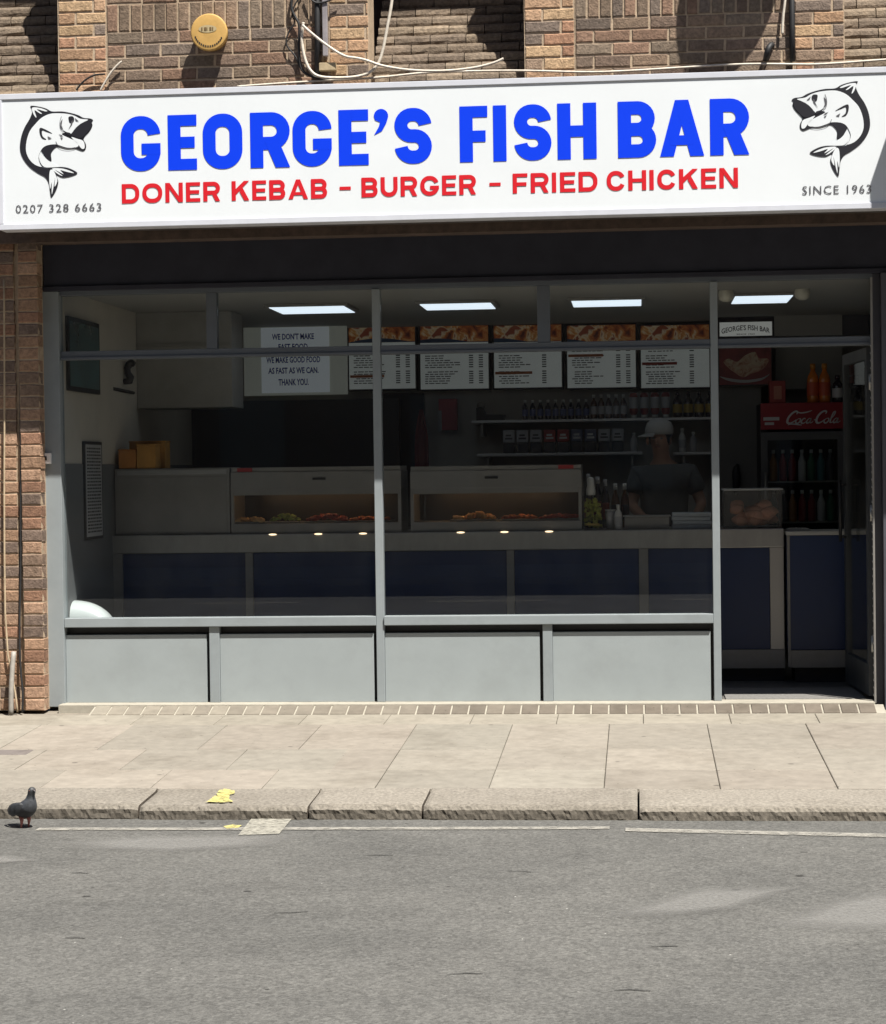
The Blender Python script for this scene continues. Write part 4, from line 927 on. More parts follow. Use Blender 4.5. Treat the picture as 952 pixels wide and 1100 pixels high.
# notice
YN=3.7; x0=X(262,390,YN);x1=X(373,390,YN);zt_=Z(317,351,YN);zb_=Z(317,424.5,YN)
nt_=empty('notice_board',((x0+x1)/2,YN,zb_),"grey notice in blue capitals, WE DON'T MAKE FAST FOOD, left of the menu boards",'notice')
mb=MB(); mb.box(x0,x1,YN,YN+.03,zb_,zt_,bev=.003); mb.build('backing',mat('notice_grey',(.5,.52,.46),.5,noise_s=3,noise_a=.1,emit=.045),nt_)  # weak glow added to brighten the unlit notice
mb=MB(); mb.box(X(281,390,YN),X(354,390,YN),YN-.006,YN-.0002,zb_+.02,zt_-.004); sh_=mb.build('sheet',mat('notice_white',(.70,.76,.80),.5,noise_s=2,noise_a=.06,emit=.06),nt_)  # sheet also glows faintly, added only for brightness
mb=MB(); mb.flat=True; cx=X(316,390,YN)
for t_,py,wpx,hp in (("WE DON'T MAKE",361.5,46,7),("FAST FOOD",372.5,32,7),("WE MAKE GOOD FOOD",386.5,59,7),("AS FAST AS WE CAN.",398,55,7),("THANK YOU.",410.5,33,7.5)):
    cz=Z(315,py,YN); put_text(mb,t_,cx-.005,cz,wpx*.1335*.0555,hp/134,YN-.0075,bold=.03) if False else put_text(mb,t_,cx-.005,cz,wpx/135,hp/140,YN-.0075,bold=.028)
mb.build('lettering',mat('notice_blue',(.02,.04,.34),.5),sh_)
mb=MB(); mb.box(x0-.02,x1+.02,YN-.01,YN+.04,zt_+.01,zt_+.05,bev=.004); mb.tube([(x0+.1,YN+.02,ZC),(x0+.1,YN+.02,zt_+.04)],.006); mb.tube([(x1-.1,YN+.02,ZC),(x1-.1,YN+.02,zt_+.04)],.006); mb.build('hanging_rail',DARK,nt_)
# dark doorway in back wall with red apron hanging beside it
mb=MB(); mb.box(X(412,460,YBK-.1),X(455,460,YBK-.1),YBK-.06,YBK-.003,0,Z(430,423,YBK-.06)); tag(mb.build('doorway',mat('doorway_black',(.008,.008,.012),.7)),kind='structure')
mb=MB(); pts=[]
xa_=X(446,470,3.95);xb_=X(461,470,3.95);za_=Z(455,440,3.95);zb_2=Z(455,503,3.95); n=10;vs=[]
for k in range(n+1):
    t=k/n; wv=.25+.75*math.sin(min(t*1.5,1)*math.pi/2)
    for q in range(7):
        s_=(q/6-.5)*wv; vs.append(((xa_+xb_)/2+s_*(xb_-xa_),3.95-.03*math.cos(q*2.1)-.02*t,za_+(zb_2-za_)*t))
mb.add(vs,[(k*7+q,k*7+q+1,(k+1)*7+q+1,(k+1)*7+q) for k in range(n) for q in range(6)],smooth=True)
o=mb.build('apron',mat('apron_red',(.20,.035,.03),.8)); md=o.modifiers.new('t','SOLIDIFY'); md.thickness=.01; tag(o,'dull red apron hanging beside the dark doorway','apron')
xe=empty('alarm_cabinet',at(481,462,YBK-.12),'red wall cabinet beneath the second menu board','cabinet')
a=at(471,428.5,YBK-.12);b=at(491,462,YBK-.12); mb=MB(); mb.box(a.x,b.x,YBK-.12,YBK-.002,b.z,a.z,bev=.006); mb.build('casing',mat('cabinet_red',(.33,.02,.025),.4),xe)
mb=MB(); mb.box(a.x-.005,a.x+.025,YBK-.13,YBK-.121,b.z-.01,b.z+.16); mb.build('nozzle',mat('nozzle_grey',(.3,.3,.3),.5),xe)
# ------------------------------------------------------------------ shelves and their stock
YSF=3.85
def shelf(a,b,py,label,th=.022):
    x0=X(a,py,YSF);x1=X(b,py,YSF);z=Z((a+b)/2,py,YSF)
    e=empty('wall_shelf',((x0+x1)/2,YSF,z),label,'shelf','steel shelves on the back wall')
    mb=MB(); mb.box(x0,x1,YSF-.14,YBK-.003,z-th,z,bev=.003); mb.build('shelf_board',mat('shelf_steel',(.55,.55,.55),.35,metal=.6),e)
    for q in (x0+.08,x1-.08):
        mb=MB(); mb.box(q-.01,q+.01,YSF-.1,YBK-.003,z-th-.1,z-th-.001); mb.build('bracket',STEELD,e)
    return z
zA=shelf(508,795,450,'long upper steel shelf lined with small sauce bottles')
zBm=shelf(514,690,486.5,'lower steel shelf stocked with red and grey packets')
zBr=shelf(724,796,485.5,'short lower steel shelf right of the man')
bot_gl={'dark':mat('bottle_dark',(.03,.025,.035),.2,coat=.5),'brown':mat('bottle_brown',(.09,.04,.025),.2,coat=.5),'red':mat('sauce_red',(.22,.03,.02),.3),'yellow':mat('label_yellow',(.42,.30,.06),.5),'white':mat('plastic_white',(.6,.6,.58),.4),'grey':mat('label_grey',(.42,.42,.44),.5),'blue':mat('label_blue',(.12,.14,.28),.5)}
def bottle(name,label,cat,group,loc,r,h,bodym,capm,labm,inv=False):
    e=empty(name,loc,label,cat,group)
    mb=MB(); pr=[(r*.9,0),(r,.01),(r,h*.58),(r*.85,h*.68),(r*.42,h*.80),(r*.38,h*.88)]
    if inv: pr=[(r*.5,.0),(r*.55,h*.12),(r*.95,h*.2),(r,h*.3),(r,h*.9),(r*.8,h)]
    mb.lathe(pr,(0,0,0),14); mb.build('body',bodym,e,(0,0,0))
    mb=MB(); mb.lathe([(r*.46,h*.86),(r*.46,h),(.001,h)] if not inv else [(r*.7,0),(r*.7,h*.12),(.001,h*.13)],(0,0,0),12); mb.build('cap',capm,e,(0,0,0))
    mb=MB(); mb.lathe([(r*1.02,h*.18),(r*1.03,h*.2),(r*1.03,h*.5),(r*1.02,h*.52)] if not inv else [(r*1.02,h*.38),(r*1.03,h*.4),(r*1.03,h*.8),(r*1.02,h*.82)],(0,0,0),14); mb.build('label',labm,e,(0,0,0))
    return e
def row(n,a,b,py,Y,z,mk,labels,group,name,cat):
    p=None
    for k in range(n):
        px=a+(b-a)*(k+.5)/n; loc=(X(px,py,Y),Y,z+.001)
        if p is None: p=mk(loc)
        o=p if k==0 else dup(p,loc)
        o['label']=labels(k,n); o['group']=group
ordw=['first','second','third','fourth','fifth','sixth','seventh','eighth','ninth']
row(9,560,634,440,3.76,zA,lambda l:bottle('vinegar_bottle','x','bottle','g',l,.023,.155,bot_gl['dark'],bot_gl['white'],bot_gl['blue']),lambda k,n:'small dark white-capped bottle, %s from the left end of the upper shelf'%ordw[k],'dark bottles on the upper shelf','vinegar_bottle','bottle')
row(5,634,674,440,3.76,zA,lambda l:bottle('sauce_bottle','x','bottle','g',l,.026,.19,bot_gl['brown'],bot_gl['white'],bot_gl['grey']),lambda k,n:'taller brown bottle, %s after the small dark bottles on the upper shelf'%ordw[k],'tall brown bottles on the upper shelf','sauce_bottle','bottle')
row(4,675,721,440,3.76,zA,lambda l:bottle('squeeze_bottle','x','bottle','g',l,.034,.2,bot_gl['red'],bot_gl['white'],bot_gl['grey'],True),lambda k,n:'squeeze bottle stood on its white cap, %s past the brown bottles'%ordw[k],'upturned squeeze bottles','squeeze_bottle','bottle')
row(6,722,792,440,3.76,zA,lambda l:bottle('mustard_bottle','x','bottle','g',l,.036,.2,bot_gl['dark'],bot_gl['dark'],bot_gl['yellow']),lambda k,n:'dark jar with a big yellow label, %s past the squeeze bottles'%ordw[k],'yellow-labelled jars on the upper shelf','sauce_jar','jar')
# packets
pc=[('grey','label_grey'),('grey','label_grey'),('grey','label_grey'),('red','cabinet_red'),('red','cabinet_red'),('dark','label_blue'),('dark','label_blue'),('grey','label_grey'),('grey','label_grey')]
nm=['pale','pale','pale','red','red','dark blue','dark blue','pale','pale']
for k in range(9):
    px=540+k*14.6+7; l=(X(px,475,3.78),3.78,zBm+.001); c=pc[k][0]
    e=empty('food_packet',l,'%s packet, %s from the left on the lower shelf'%(nm[k],ordw[k]),'packet','packets on the lower shelf')
    mb=MB(); mb.box(-.045,.045,-.04,.04,0,.085,bev=.01); mb.build('base',mat('packet_base_dark',(.03,.03,.035),.5),e,(0,0,0))
    mb=MB(); mb.box(-.048,.048,-.043,.043,.0855,.185,bev=.012); mb.build('wrapper',{'grey':bot_gl['grey'],'red':mat('packet_red',(.33,.05,.045),.4),'dark':mat('packet_blue',(.10,.11,.17),.4)}[c],e,(0,0,0))
    mb=MB(); mb.box(-.03,.03,-.0445,-.0432,.11,.125); mb.box(-.024,.02,-.0445,-.0432,.135,.15); mb.build('print',bot_gl['white'] if c!='grey' else DGREY,e,(0,0,0))
for px,h,Lb in ((681,.15,'slim pale bottle at the right end of the packets'),(733,.19,'white squeeze bottle on the short shelf right of the man'),(745,.16,'smaller white bottle at the right on the short shelf')):
    bottle('squeeze_bottle',Lb,'bottle','pale bottles beside the man',(X(px,475,3.78),3.78,(zBm if px<700 else zBr)+.001),.028,h,bot_gl['grey'] if px!=733 else bot_gl['white'],bot_gl['white'],bot_gl['grey'])
# dark scale on the left end of the upper shelf
e=empty('tape_dispenser',(X(527,446,3.78),3.78,zA),'dark wedge-shaped dispenser on the left end of the upper shelf','dispenser')
mb=MB(); mb.add([(x,y,z) for y in(-.05,.05) for x,z in((-.11,0),(.11,0),(.12,.045),(-.03,.05),(-.07,.11),(-.11,.1))],[(0,1,2,3,4,5),(11,10,9,8,7,6)]+[(i,(i+1)%6,(i+1)%6+6,i+6) for i in range(6)]); mb.build('body',DARK,e,(0,0,0))
mb=MB(); mb.lathe([(.03,-.02),(.035,0),(.03,.02)],(-.075,0,.12),14,'y'); mb.build('roll',STEELD,e,(0,0,0))
# ------------------------------------------------------------------ COUNTER
YC=1.22; zct=Z(476,571.5,YC); zcb=Z(476,591.5,YC); zpb=Z(800,697.5,YC); zpl=Z(800,718,YC)
cx0=X(119.5,600,YC);cx1=X(842.5,600,YC)
ct=empty('service_counter',((cx0+cx1)/2,YC+.35,0),'long steel-topped counter with dark blue front panels and steel posts','counter')
mb=MB(); mb.box(cx0,cx1,YC-.01,YC+.75,zcb,zct,bev=.006); mb.build('counter_top',mat('counter_steel',(.34,.33,.315),.34,metal=.55,noise_s=5,noise_a=.1,stretch=(3,1,1)),ct)
posts=[(119.5,132.5),(264.5,272.5),(405,412),(545,553),(687,697),(827.5,842.5)]
for a,b in posts:
    mb=MB(); mb.box(X(a,650,YC),X(b,650,YC),YC-.004,YC+.04,zpb,zcb-.001,bev=.002); mb.build('post',STEELD if a<800 else mat('post_steel',(.45,.43,.40),.4,metal=.4),ct)
for (a0,a),(b,b1) in zip(posts,posts[1:]):
    mb=MB(); mb.box(X(a,650,YC)+.001,X(b,650,YC)-.001,YC+.012,YC+.03,zpb,zcb-.002,bev=.002); mb.build('front_panel',NAVY,ct)
mb=MB(); mb.box(cx0,cx1,YC-.006,YC+.03,zpl,zpb-.002,bev=.003); mb.build('plinth_rail',STEELD,ct)
mb=MB(); mb.box(cx0,cx1,YC+.06,YC+.7,0,zpl,bev=.003); mb.build('plinth',DARK,ct)
mb=MB(); mb.box(cx0+.02,cx1-.02,YC+.031,YC+.72,zpl+.001,zcb-.003); mb.build('carcass',DARK,ct)
YG=1.12; g0=X(846,640,YG);g1=X(930,640,YG); zg=Z(880,571.5,YG)
hc=empty('hatch_counter',((g0+g1)/2,YG+.2,0),'dark blue hatch counter with a thin pale top, right of the steel counter','counter')
mb=MB(); mb.box(g0-.005,g1+.3,YG-.02,YG+.45,zg-.02,zg+.006,bev=.004); mb.build('counter_top',mat('pale_top',(.5,.49,.46),.4),hc)
mb=MB(); mb.box(g0,g1+.28,YG,YG+.4,Z(880,698,YG),zg-.021,bev=.003); mb.build('front_panel',NAVY,hc)
mb=MB(); mb.box(g0,g0+.018,YG-.008,YG-.0005,Z(880,716,YG),zg-.022); mb.build('edge_strip',STEELD,hc)
mb=MB(); mb.box(g0+.02,g1+.28,YG-.004,YG+.4,Z(880,717,YG),Z(880,698.5,YG)); mb.build('plinth_rail',STEELD,hc)
mb=MB(); mb.box(g0+.05,g1+.25,YG+.06,YG+.4,0,Z(880,717.5,YG)); mb.build('plinth',DARK,hc)
# steel cabinet and two heated displays on the counter
YD=1.27
def px2(a,b,c,d,Y): return X(a,(c+d)/2,Y),X(b,(c+d)/2,Y),Z((a+b)/2,d,Y),Z((a+b)/2,c,Y)
x0,x1,z0,z1=px2(123.5,247,503,570,YD)
sc=empty('steel_cabinet',((x0+x1)/2,YD+.2,zct),'plain steel cabinet at the left end of the counter','cabinet')
ZCT1=z1
CAB=mat('cabinet_steel',(.26,.25,.24),.45,metal=.3,noise_s=4,noise_a=.1)
mb=MB(); mb.box(x0,x1,YD,YD+.42,zct+.001,z1,bev=.008); mb.build('body',CAB,sc)
mb=MB(); mb.box(x0+.02,x1-.02,YD-.006,YD-.0005,zct+.02,z1-.06,bev=.002); mb.build('door_panel',CAB,sc)
mb=MB(); mb.box(x0+.02,x1-.02,YD-.004,YD-.0006,z1-.045,z1-.012); mb.build('top_strip',STEEL,sc)
SAL=mat('salad_green',(.24,.34,.06),.6,noise_s=40,noise_a=.6); CHI=mat('fried_orange',(.50,.13,.03),.5,noise_s=40,noise_a=.5); PAL=mat('chips_cream',(.75,.48,.22),.5,noise_s=40,noise_a=.3); RDF=mat('sauced_red',(.36,.05,.03),.4,noise_s=30,noise_a=.5); BRD=mat('pastry_gold',(.62,.28,.07),.5,noise_s=30,noise_a=.4)
WARM=mat('halogen_glow',(1,.74,.45),.5,emit=1.1)  # warm glow for the modelled lamp reflections along the counter edge
displays=[]
def display(a,b,label,foods,red,hand,dx0=0):
    x0,x1,z0,z1=px2(a,b,502,570,YD); z1=ZCT1+.0+ (z1-ZCT1)*.5
    z0=zct+.001; zo1=z0+(z1-z0)*.66; zo0=z0+(z1-z0)*.15
    e=empty('heated_display',((x0+x1)/2,YD+.2,z0),label,'food display','heated food displays on the counter')
    mb=MB(); mb.box(x0,x1,YD,YD+.42,z0,zo0,bev=.003); mb.build('base',CAB,e)
    mb=MB(); mb.box(x0,x1,YD,YD+.42,zo1,z1-.03,bev=.004); mb.box(x0+.023,x1-.023,YD-.0,YD+.012,zo1-.036,zo1+.001); mb.build('hood',CAB,e)
    mb=MB(); mb.box(x0+.003,x1-.003,YD+.01,YD+.40,z1-.0295,z1,bev=.003); mb.build('lid',STEELD,e)
    for q in ((x0,x0+.022),(x1-.022,x1)):
        mb=MB(); mb.box(q[0],q[1],YD,YD+.42,zo0+.001,zo1-.001,bev=.002); mb.build('end_post',CAB,e)
    mb=MB(); mb.box(x0+.024,x1-.024,YD+.014,YD+.018,zo0+.001,zo1-.001); mb.build('glass_front',CLEAR,e)
    mb=MB(); mb.box(x0+.023,x1-.023,YD+.40,YD+.41,zo0+.001,zo1-.001); mb.build('back_panel',DARK,e)
    mb=MB(); c=X(red,505,YD); mb.box(c-.052,c+.052,YD-.004,YD+.0,z1-.028,z1-.002,bev=.001); mb.build('red_label',mat('label_red',(.35,.02,.02),.5),e)
    mb=MB(); c=X(hand,515,YD); mb.box(c-.045,c+.045,YD-.014,YD-.0005,z1-.09,z1-.075,bev=.003); mb.build('handle',DARK,e)
    # halogen tube under the hood
    mb=MB(); mb.tube([(x0+.15,YD+.2,zo1-.014),(x1-.15,YD+.2,zo1-.014)],.008); mb.build('heat_lamp',mat('heat_lamp',(1,.55,.25),.5,emit=5),e)
    return x0,x1,zo0,zo1
R1=display(248,431,'heated display on the left of the counter with salad and fried food',None,263,343)
R2=display(441,625,'heated display near the middle of the counter with pastries',None,608,528)
def pile(name,label,px,w,h,m,seed,n=26,Y=YD+.09,size=.02,elong=1.6,group='food in the heated displays',tray=True):
    c=X(px,562,Y); e=empty(name,(c,Y,R1[2]),label,'food',group); mb=MB(); rnd=random.Random(seed)
    zt0=.004
    if tray: t=MB(); t.box(-w/2-.01,w/2+.01,-.06,.16,.002,.012,bev=.003); t.build('tray',STEELD,e,(0,0,0)); zt0=.012
    for k in range(n):
        u=rnd.uniform(-1,1); v=rnd.uniform(-.05,.12); hh=h*(1-u*u*.75)*rnd.uniform(.35,1)
        mb.blob((u*w/2*.92,v,zt0+hh*.8),(size*rnd.uniform(.7,elong),size*rnd.uniform(.6,1.1),size*rnd.uniform(.5,.9)),seed=seed+k,n=5,amp=.35)
    mb.build('food_pile',m,e,(0,0,0)); return e
pile('chips','cream and orange fried pieces at the left end of the left display',270,.19,.035,PAL,1)
pile('salad','heap of chopped green salad in the left display',306,.22,.06,SAL,30,60,size=.012,elong=1.2)
pile('fried_chicken','heap of red fried pieces in the left display',352,.28,.055,RDF,100,40,size=.018)
pile('sausages','low orange pieces at the right end of the left display',398,.3,.025,CHI,200,22)
pile('pastries','golden pastries piled in the middle of the right display',516,.2,.06,BRD,300,26,size=.022)
pile('chips','pale fried piece left of the golden pastries',491,.07,.02,PAL,350,6)
pile('fried_chicken','low orange fried pieces in the right display',558,.24,.025,CHI,400,28,size=.018)
pile('sausages','red and orange pieces at the right end of the right display',601,.26,.025,RDF,500,26)
for k,px in enumerate((293,342,390,495,542,590)):
    c=at(px,572.5,YC-.012); 
    mb=MB(); mb.add([(c.x+.032*math.cos(t*math.pi/10),YC-.012-.012*(1-abs(math.cos(t*math.pi/10))),zct-.006+.008*math.sin(t*math.pi/10)) for t in range(20)],[list(range(20))])
    mb=MB(); mb.blob((c.x,YC-.012,zct-.004),(.028,.01,.006),n=7,amp=0)  # glowing blob standing in for a heat lamp reflected in the steel
    o=mb.build('lamp_reflection',WARM); tag(o,['small warm reflection below the salad','small warm reflection below the red fried pieces','small warm reflection just left of the tall mullion','small warm reflection below the pale fried piece','small warm reflection between pastries and orange pieces','small warm reflection nearest the pickle jar'][k],'reflection','small warm reflections along the counter edge')
# yellow bread crates on the steel cabinet
def crate(a,b,c,d,Y,label,m,lid=True):
    x0,x1,z0,z1=px2(a,b,c,d,Y); z0=ZCT1+.0015
    e=empty('cardboard_box',((x0+x1)/2,Y+.1,z0),label,'box','orange boxes on the steel cabinet')
    mb=MB(); mb.box(x0,x1,Y,Y+.16,z0,z1,bev=.004); mb.build('box_body',m,e)
    mb=MB(); mb.box(x0-.004,x1+.004,Y-.004,Y+.164,z1+.0005,z1+.012,bev=.003); mb.build('flap',m,e)
OB=mat('box_orange',(.42,.17,.035),.7,noise_s=8,noise_a=.2); OB2=mat('box_yellow',(.48,.24,.05),.7,noise_s=8,noise_a=.2)
crate(127.5,146,484.5,503,YD+.02,'small dark orange box at the left end on the steel cabinet',OB)
crate(147,167,479,503,YD+.02,'yellow-orange box in the middle on the steel cabinet',OB2)
crate(139,177.5,475.5,503,YD+.2,'wider yellow box behind the two smaller boxes',OB2)
# pickle jar with pump
c=at(637,568,YC+.14); j=empty('pickle_jar',(c.x,YC+.14,zct),'big square jar of yellow-green pickles with a white top beside the display','jar')
mb=MB(); mb.box(-.068,.068,-.05,.05,.002,.235,bev=.012); mb.build('jar_body',CLEAR,j,(0,0,0))
mb=MB(); rnd=random.Random(5)
for k in range(80): mb.blob((rnd.uniform(-.052,.052),rnd.uniform(-.036,.036),rnd.uniform(.02,.21)),(rnd.uniform(.008,.016),.011,rnd.uniform(.008,.02)),seed=k,n=4,amp=.3)
mb.build('pickles',mat('pickle_green',(.45,.45,.08),.5,noise_s=20,noise_a=.4),j,(0,0,0))
mb=MB(); mb.lathe([(.032,.236),(.034,.27),(.026,.30),(.026,.34),(.018,.355),(.001,.36)],(-.012,0,0),16); mb.build('pump_top',bot_gl['white'],j,(0,0,0))
mb=MB(); mb.box(-.045,.045,-.0535,-.051,.03,.045); mb.build('label',bot_gl['yellow'],j,(0,0,0))
def simple_bottle(px,h,r,label,Y=YC+.1,m='white'):
    return bottle('squeeze_bottle',label,'bottle','white bottles on the counter',(X(px,568,Y),Y,zct+.001),r,h,bot_gl[m],bot_gl[m],bot_gl['grey'])
simple_bottle(664.5,.17,.026,'white nozzle bottle on the counter left of the man')
c=X(656,566,YC+.16); e=empty('cup_stack',(c,YC+.16,zct),'short grey stack of cups beside the white nozzle bottle','cups'); mb=MB(); mb.lathe([(.026,0),(.034,.1),(.035,.125),(.03,.125),(.025,.02)],(0,0,.001),16); mb.build('cup',bot_gl['grey'],e,(0,0,0)); mb=MB(); mb.lathe([(.036,.126),(.037,.135),(.031,.135)],(0,0,.001),16); mb.build('rim',bot_gl['white'],e,(0,0,0))
for q,px in enumerate((632,642,650)):
    bottle('sauce_bottle','dark sauce bottle behind the pickle jar, %s of three'%('left','middle','right')[q],'bottle','dark bottles behind the pickle jar',(X(px,520,YC+.5),YC+.5,zct+.001),.03,.38-.02*q,bot_gl['dark'],bot_gl['grey'],bot_gl['red'])
# dark coffee/till unit behind counter
for q,px in enumerate((661,671)):
    bottle('sauce_bottle','dark brown bottle left of the man, '+('nearer' if q==0 else 'further')+' from the jar','bottle','dark bottles left of the man',(X(px,520,YC+.55),YC+.55,zct+.001),.03,.31,bot_gl['brown'],bot_gl['white'],bot_gl['dark'])
# metal tray and stack of paper
x0,x1,z0,z1=px2(671,719,553,569,YC+.12); e=empty('steel_tray',((x0+x1)/2,YC+.12,zct),'deep grey steel tray on the counter in front of the man','tray')
mb=MB(); mb.box(x0,x1,YC+.1,YC+.3,zct+.001,zct+.085,bev=.006); mb.build('tray_body',STEELD,e); mb=MB(); mb.box(x0-.01,x1+.01,YC+.09,YC+.31,zct+.086,zct+.094,bev=.003); mb.build('rim',STEEL,e)
xa2=X(722,560,YC+.12);xb2=X(764,560,YC+.12)
for k in range(4):
    mb=MB(); j=random.uniform(-.006,.006); zz=zct+.001+k*.0275; mb.box(xa2+j,xb2+j,YC+.1,YC+.32,zz,zz+.026,bev=.006); o=mb.build('paper_pack',mat('paper_pack_blue',(.38,.42,.46),.6,noise_s=6,noise_a=.1)); tag(o,'pale wrapping paper pack, '+['at the bottom of the stack by the mullion','second up in the stack by the mullion','third up in the stack by the mullion','on top of the stack by the mullion'][k],'paper','stack of paper packs')
# bread bin
x0,x1,z0,z1=px2(777,841.5,527,569.5,YC+.06); e=empty('food_bin',((x0+x1)/2,YC+.2,zct),'clear plastic bin of bread rolls on the right end of the counter','bin')
mb=MB(); mb.box(x0+.006,x1-.006,YC+.06,YC+.36,zct+.002,z1,bev=.01); mb.build('tub',glass_mat('cloudy_plastic',(.8,.8,.8),1.5,.3,dust=.06),e)
mb=MB(); mb.box(x0,x1,YC+.05,YC+.37,z1+.001,z1+.014,bev=.004); mb.build('lid',mat('cloudy_lid',(.4,.42,.43),.4),e)
mb=MB(); rnd=random.Random(9)
for k in range(26): mb.blob((rnd.uniform(x0+.07,x1-.07),YC+.06+rnd.uniform(.05,.2),zct+.04+rnd.uniform(0,.13)),(.05,.04,.035),seed=k,n=7,amp=.12)
mb.build('bread_rolls',mat('bread_brown',(.55,.26,.17),.7,noise_s=8,noise_a=.4),e)
mb=MB(); c=at(856,568,YG+.2); 
for k in range(5): mb.blob((c.x+random.uniform(-.06,.06),YG+.2,zg+.012),(.035,.03,.012),seed=k,n=5,amp=.3)
o=mb.build('paper_bag',mat('bag_white',(.45,.44,.42),.7)); tag(o,'crumpled pale paper bag on the hatch counter','bag')
# ------------------------------------------------------------------ DRINKS FRIDGE
YFR=3.15; x0=X(818,520,YFR);x1=X(911,520,YFR); zh0=Z(865,461,YFR); zh1=Z(865,432.5,YFR)
fg=empty('drinks_fridge',((x0+x1)/2,YFR+.3,0),'tall drinks fridge with a red header in white script','fridge')
mb=MB(); 
for a in ((x0,x0+.05,YFR+.05,YFR+.62,.02,zh1),(x1-.05,x1,YFR+.05,YFR+.62,.02,zh1),(x0+.05,x1-.05,YFR+.05,YFR+.62,.02,.25),(x0+.05,x1-.05,YFR+.57,YFR+.62,.25,zh0),(x0+.05,x1-.05,YFR+.05,YFR+.62,zh0,zh1)): mb.box(*a)
mb.build('cabinet',mat('fridge_black',(.02,.02,.022),.4),fg)
mb=MB(); mb.box(x0,x1,YFR,YFR+.049,zh0,zh1,bev=.004); hdr=mb.build('header',mat('fridge_red',(.27,.012,.02),.35),fg)
dr=MB(); dr.box(x0,x0+.05,YFR,YFR+.045,.2,zh0-.02); dr.box(x1-.075,x1,YFR,YFR+.045,.2,zh0-.02); dr.box(x0+.05,x1-.075,YFR,YFR+.045,.2,.27); dr.box(x0+.05,x1-.075,YFR,YFR+.045,zh0-.08,zh0-.02); drm=dr.build('door',mat('fridge_door',(.10,.10,.105),.4),fg)
mb=MB(); mb.box(x0+.05,x1-.075,YFR+.015,YFR+.02,.27,zh0-.08); mb.build('door_glass',CLEAR,drm)
mb=MB(); mb.tube([(x0+.03,YFR-.03,.9),(x0+.03,YFR-.03,1.4)],.01); mb.build('door_handle',STEEL,drm)
# script: strokes in a slanted grid, 0..10 wide, x-height 1
def script(mb,x,z,s,Y):
    sh_=.35
    f=lambda u,v,lay:(x+(u+v*sh_)*s,Y-.0004*lay,z+v*s); k=[0]
    def st_(P,t=.26,n=4):
        k[0]+=1; Q=spl(P,n,False); m_=len(Q); T=[t*(.45+.75*math.sin(math.pi*(i/(m_-1)))) for i in range(m_)]; strip(mb,Q,T,f,k[0])
    st_([(1.7,1.75),(1.75,2.15),(1.3,2.3),(.75,1.9),(.35,1.1),(.4,.3),(.9,0),(1.5,.25),(1.95,.7)],.36)
    st_([(1.3,2.3),(2.4,2.0),(3.6,2.15),(4.4,2.45)],.22)
    st_([(2.35,.9),(2.0,.55),(2.1,.1),(2.5,0),(2.8,.4),(2.7,.85),(2.35,.9)],.24)
    st_([(3.7,.75),(3.45,.95),(3.1,.6),(3.15,.1),(3.6,0),(4.0,.35)],.24)
    st_([(4.75,.8),(4.4,.9),(4.1,.5),(4.2,.05),(4.6,.15),(4.8,.8),(4.75,.15),(5.1,.1),(5.3,.4)],.24)
    st_([(5.35,.62),(5.75,.66)],.2)
    st_([(7.2,1.75),(7.25,2.15),(6.8,2.3),(6.2,1.9),(5.85,1.1),(5.95,.3),(6.4,0),(7.0,.25),(7.4,.7)],.36)
    st_([(.7,-.3),(1.4,-.12),(2.6,-.25),(3.4,-.35)],.2)
    st_([(7.75,.9),(7.4,.55),(7.5,.1),(7.9,0),(8.2,.4),(8.1,.85),(7.75,.9)],.24)
    st_([(8.4,.5),(8.9,1.4),(8.95,2.1),(8.65,2.0),(8.55,1.0),(8.6,.15),(8.95,.1),(9.15,.4)],.24)
    st_([(9.85,.8),(9.5,.9),(9.2,.5),(9.3,.05),(9.7,.15),(9.9,.8),(9.85,.15),(10.2,.1),(10.5,.4)],.24)
mb=MB(); mb.flat=True; wd=x1-x0; script(mb,X(843,456,YFR),zh0+.045,(X(905,456,YFR)-X(843,456,YFR))/11.0,YFR-.002); mb.build('script_lettering',mat('header_white',(.55,.53,.53),.5),hdr)
mb=MB(); mb.box(x0+.02,x0+.14,YFR-.002,YFR-.0005,zh0+.07,zh0+.095); mb.box(x0+.03,x0+.10,YFR-.002,YFR-.0005,zh0+.035,zh0+.055); mb.build('header_marks',mat('header_white',(.5,.5,.5),.5),hdr)
dc=[(.22,.02,.02),(.22,.02,.02),(.5,.5,.5),(.02,.12,.06),(.04,.14,.16),(.05,.05,.06),(.3,.12,.02)]
for r,zz in enumerate((.28,.66,1.02,1.33)):
    sh2=MB(); sh2.box(x0+.052,x1-.052,YFR+.06,YFR+.55,zz-.012,zz,bev=.002); sh2.build('fridge_shelf',STEELD,fg)
    for k in range(7):
        hh=.24 if r>1 else .2
        c=dc[(k+r*2)%7]; mm=mat('drink_%d'%((k+r*2)%7),c,.3)
        l=(x0+.10+k*(x1-x0-.22)/6,YFR+.12,zz+.001)
        cl=['red','dark red','white','green','teal','black','orange'][(k+r*2)%7]
        if zz+hh>zh0-.02: hh=zh0-.05-zz
        e=empty('drink_bottle',l,'%s drink bottle, %s from the left on the %s fridge shelf'%(cl,ordw[k],['bottom','second','third','top'][r]),'bottle','drink bottles in the fridge')
        mb=MB(); rr=.03; mb.lathe([(rr*.9,0),(rr,.01),(rr,hh*.6),(rr*.4,hh*.82),(rr*.38,hh*.9)],(0,0,0),10); mb.build('body',mm,e,(0,0,0))
        mb=MB(); mb.lathe([(rr*.45,hh*.88),(rr*.45,hh),(.001,hh)],(0,0,0),8); mb.build('cap',bot_gl['white'],e,(0,0,0))
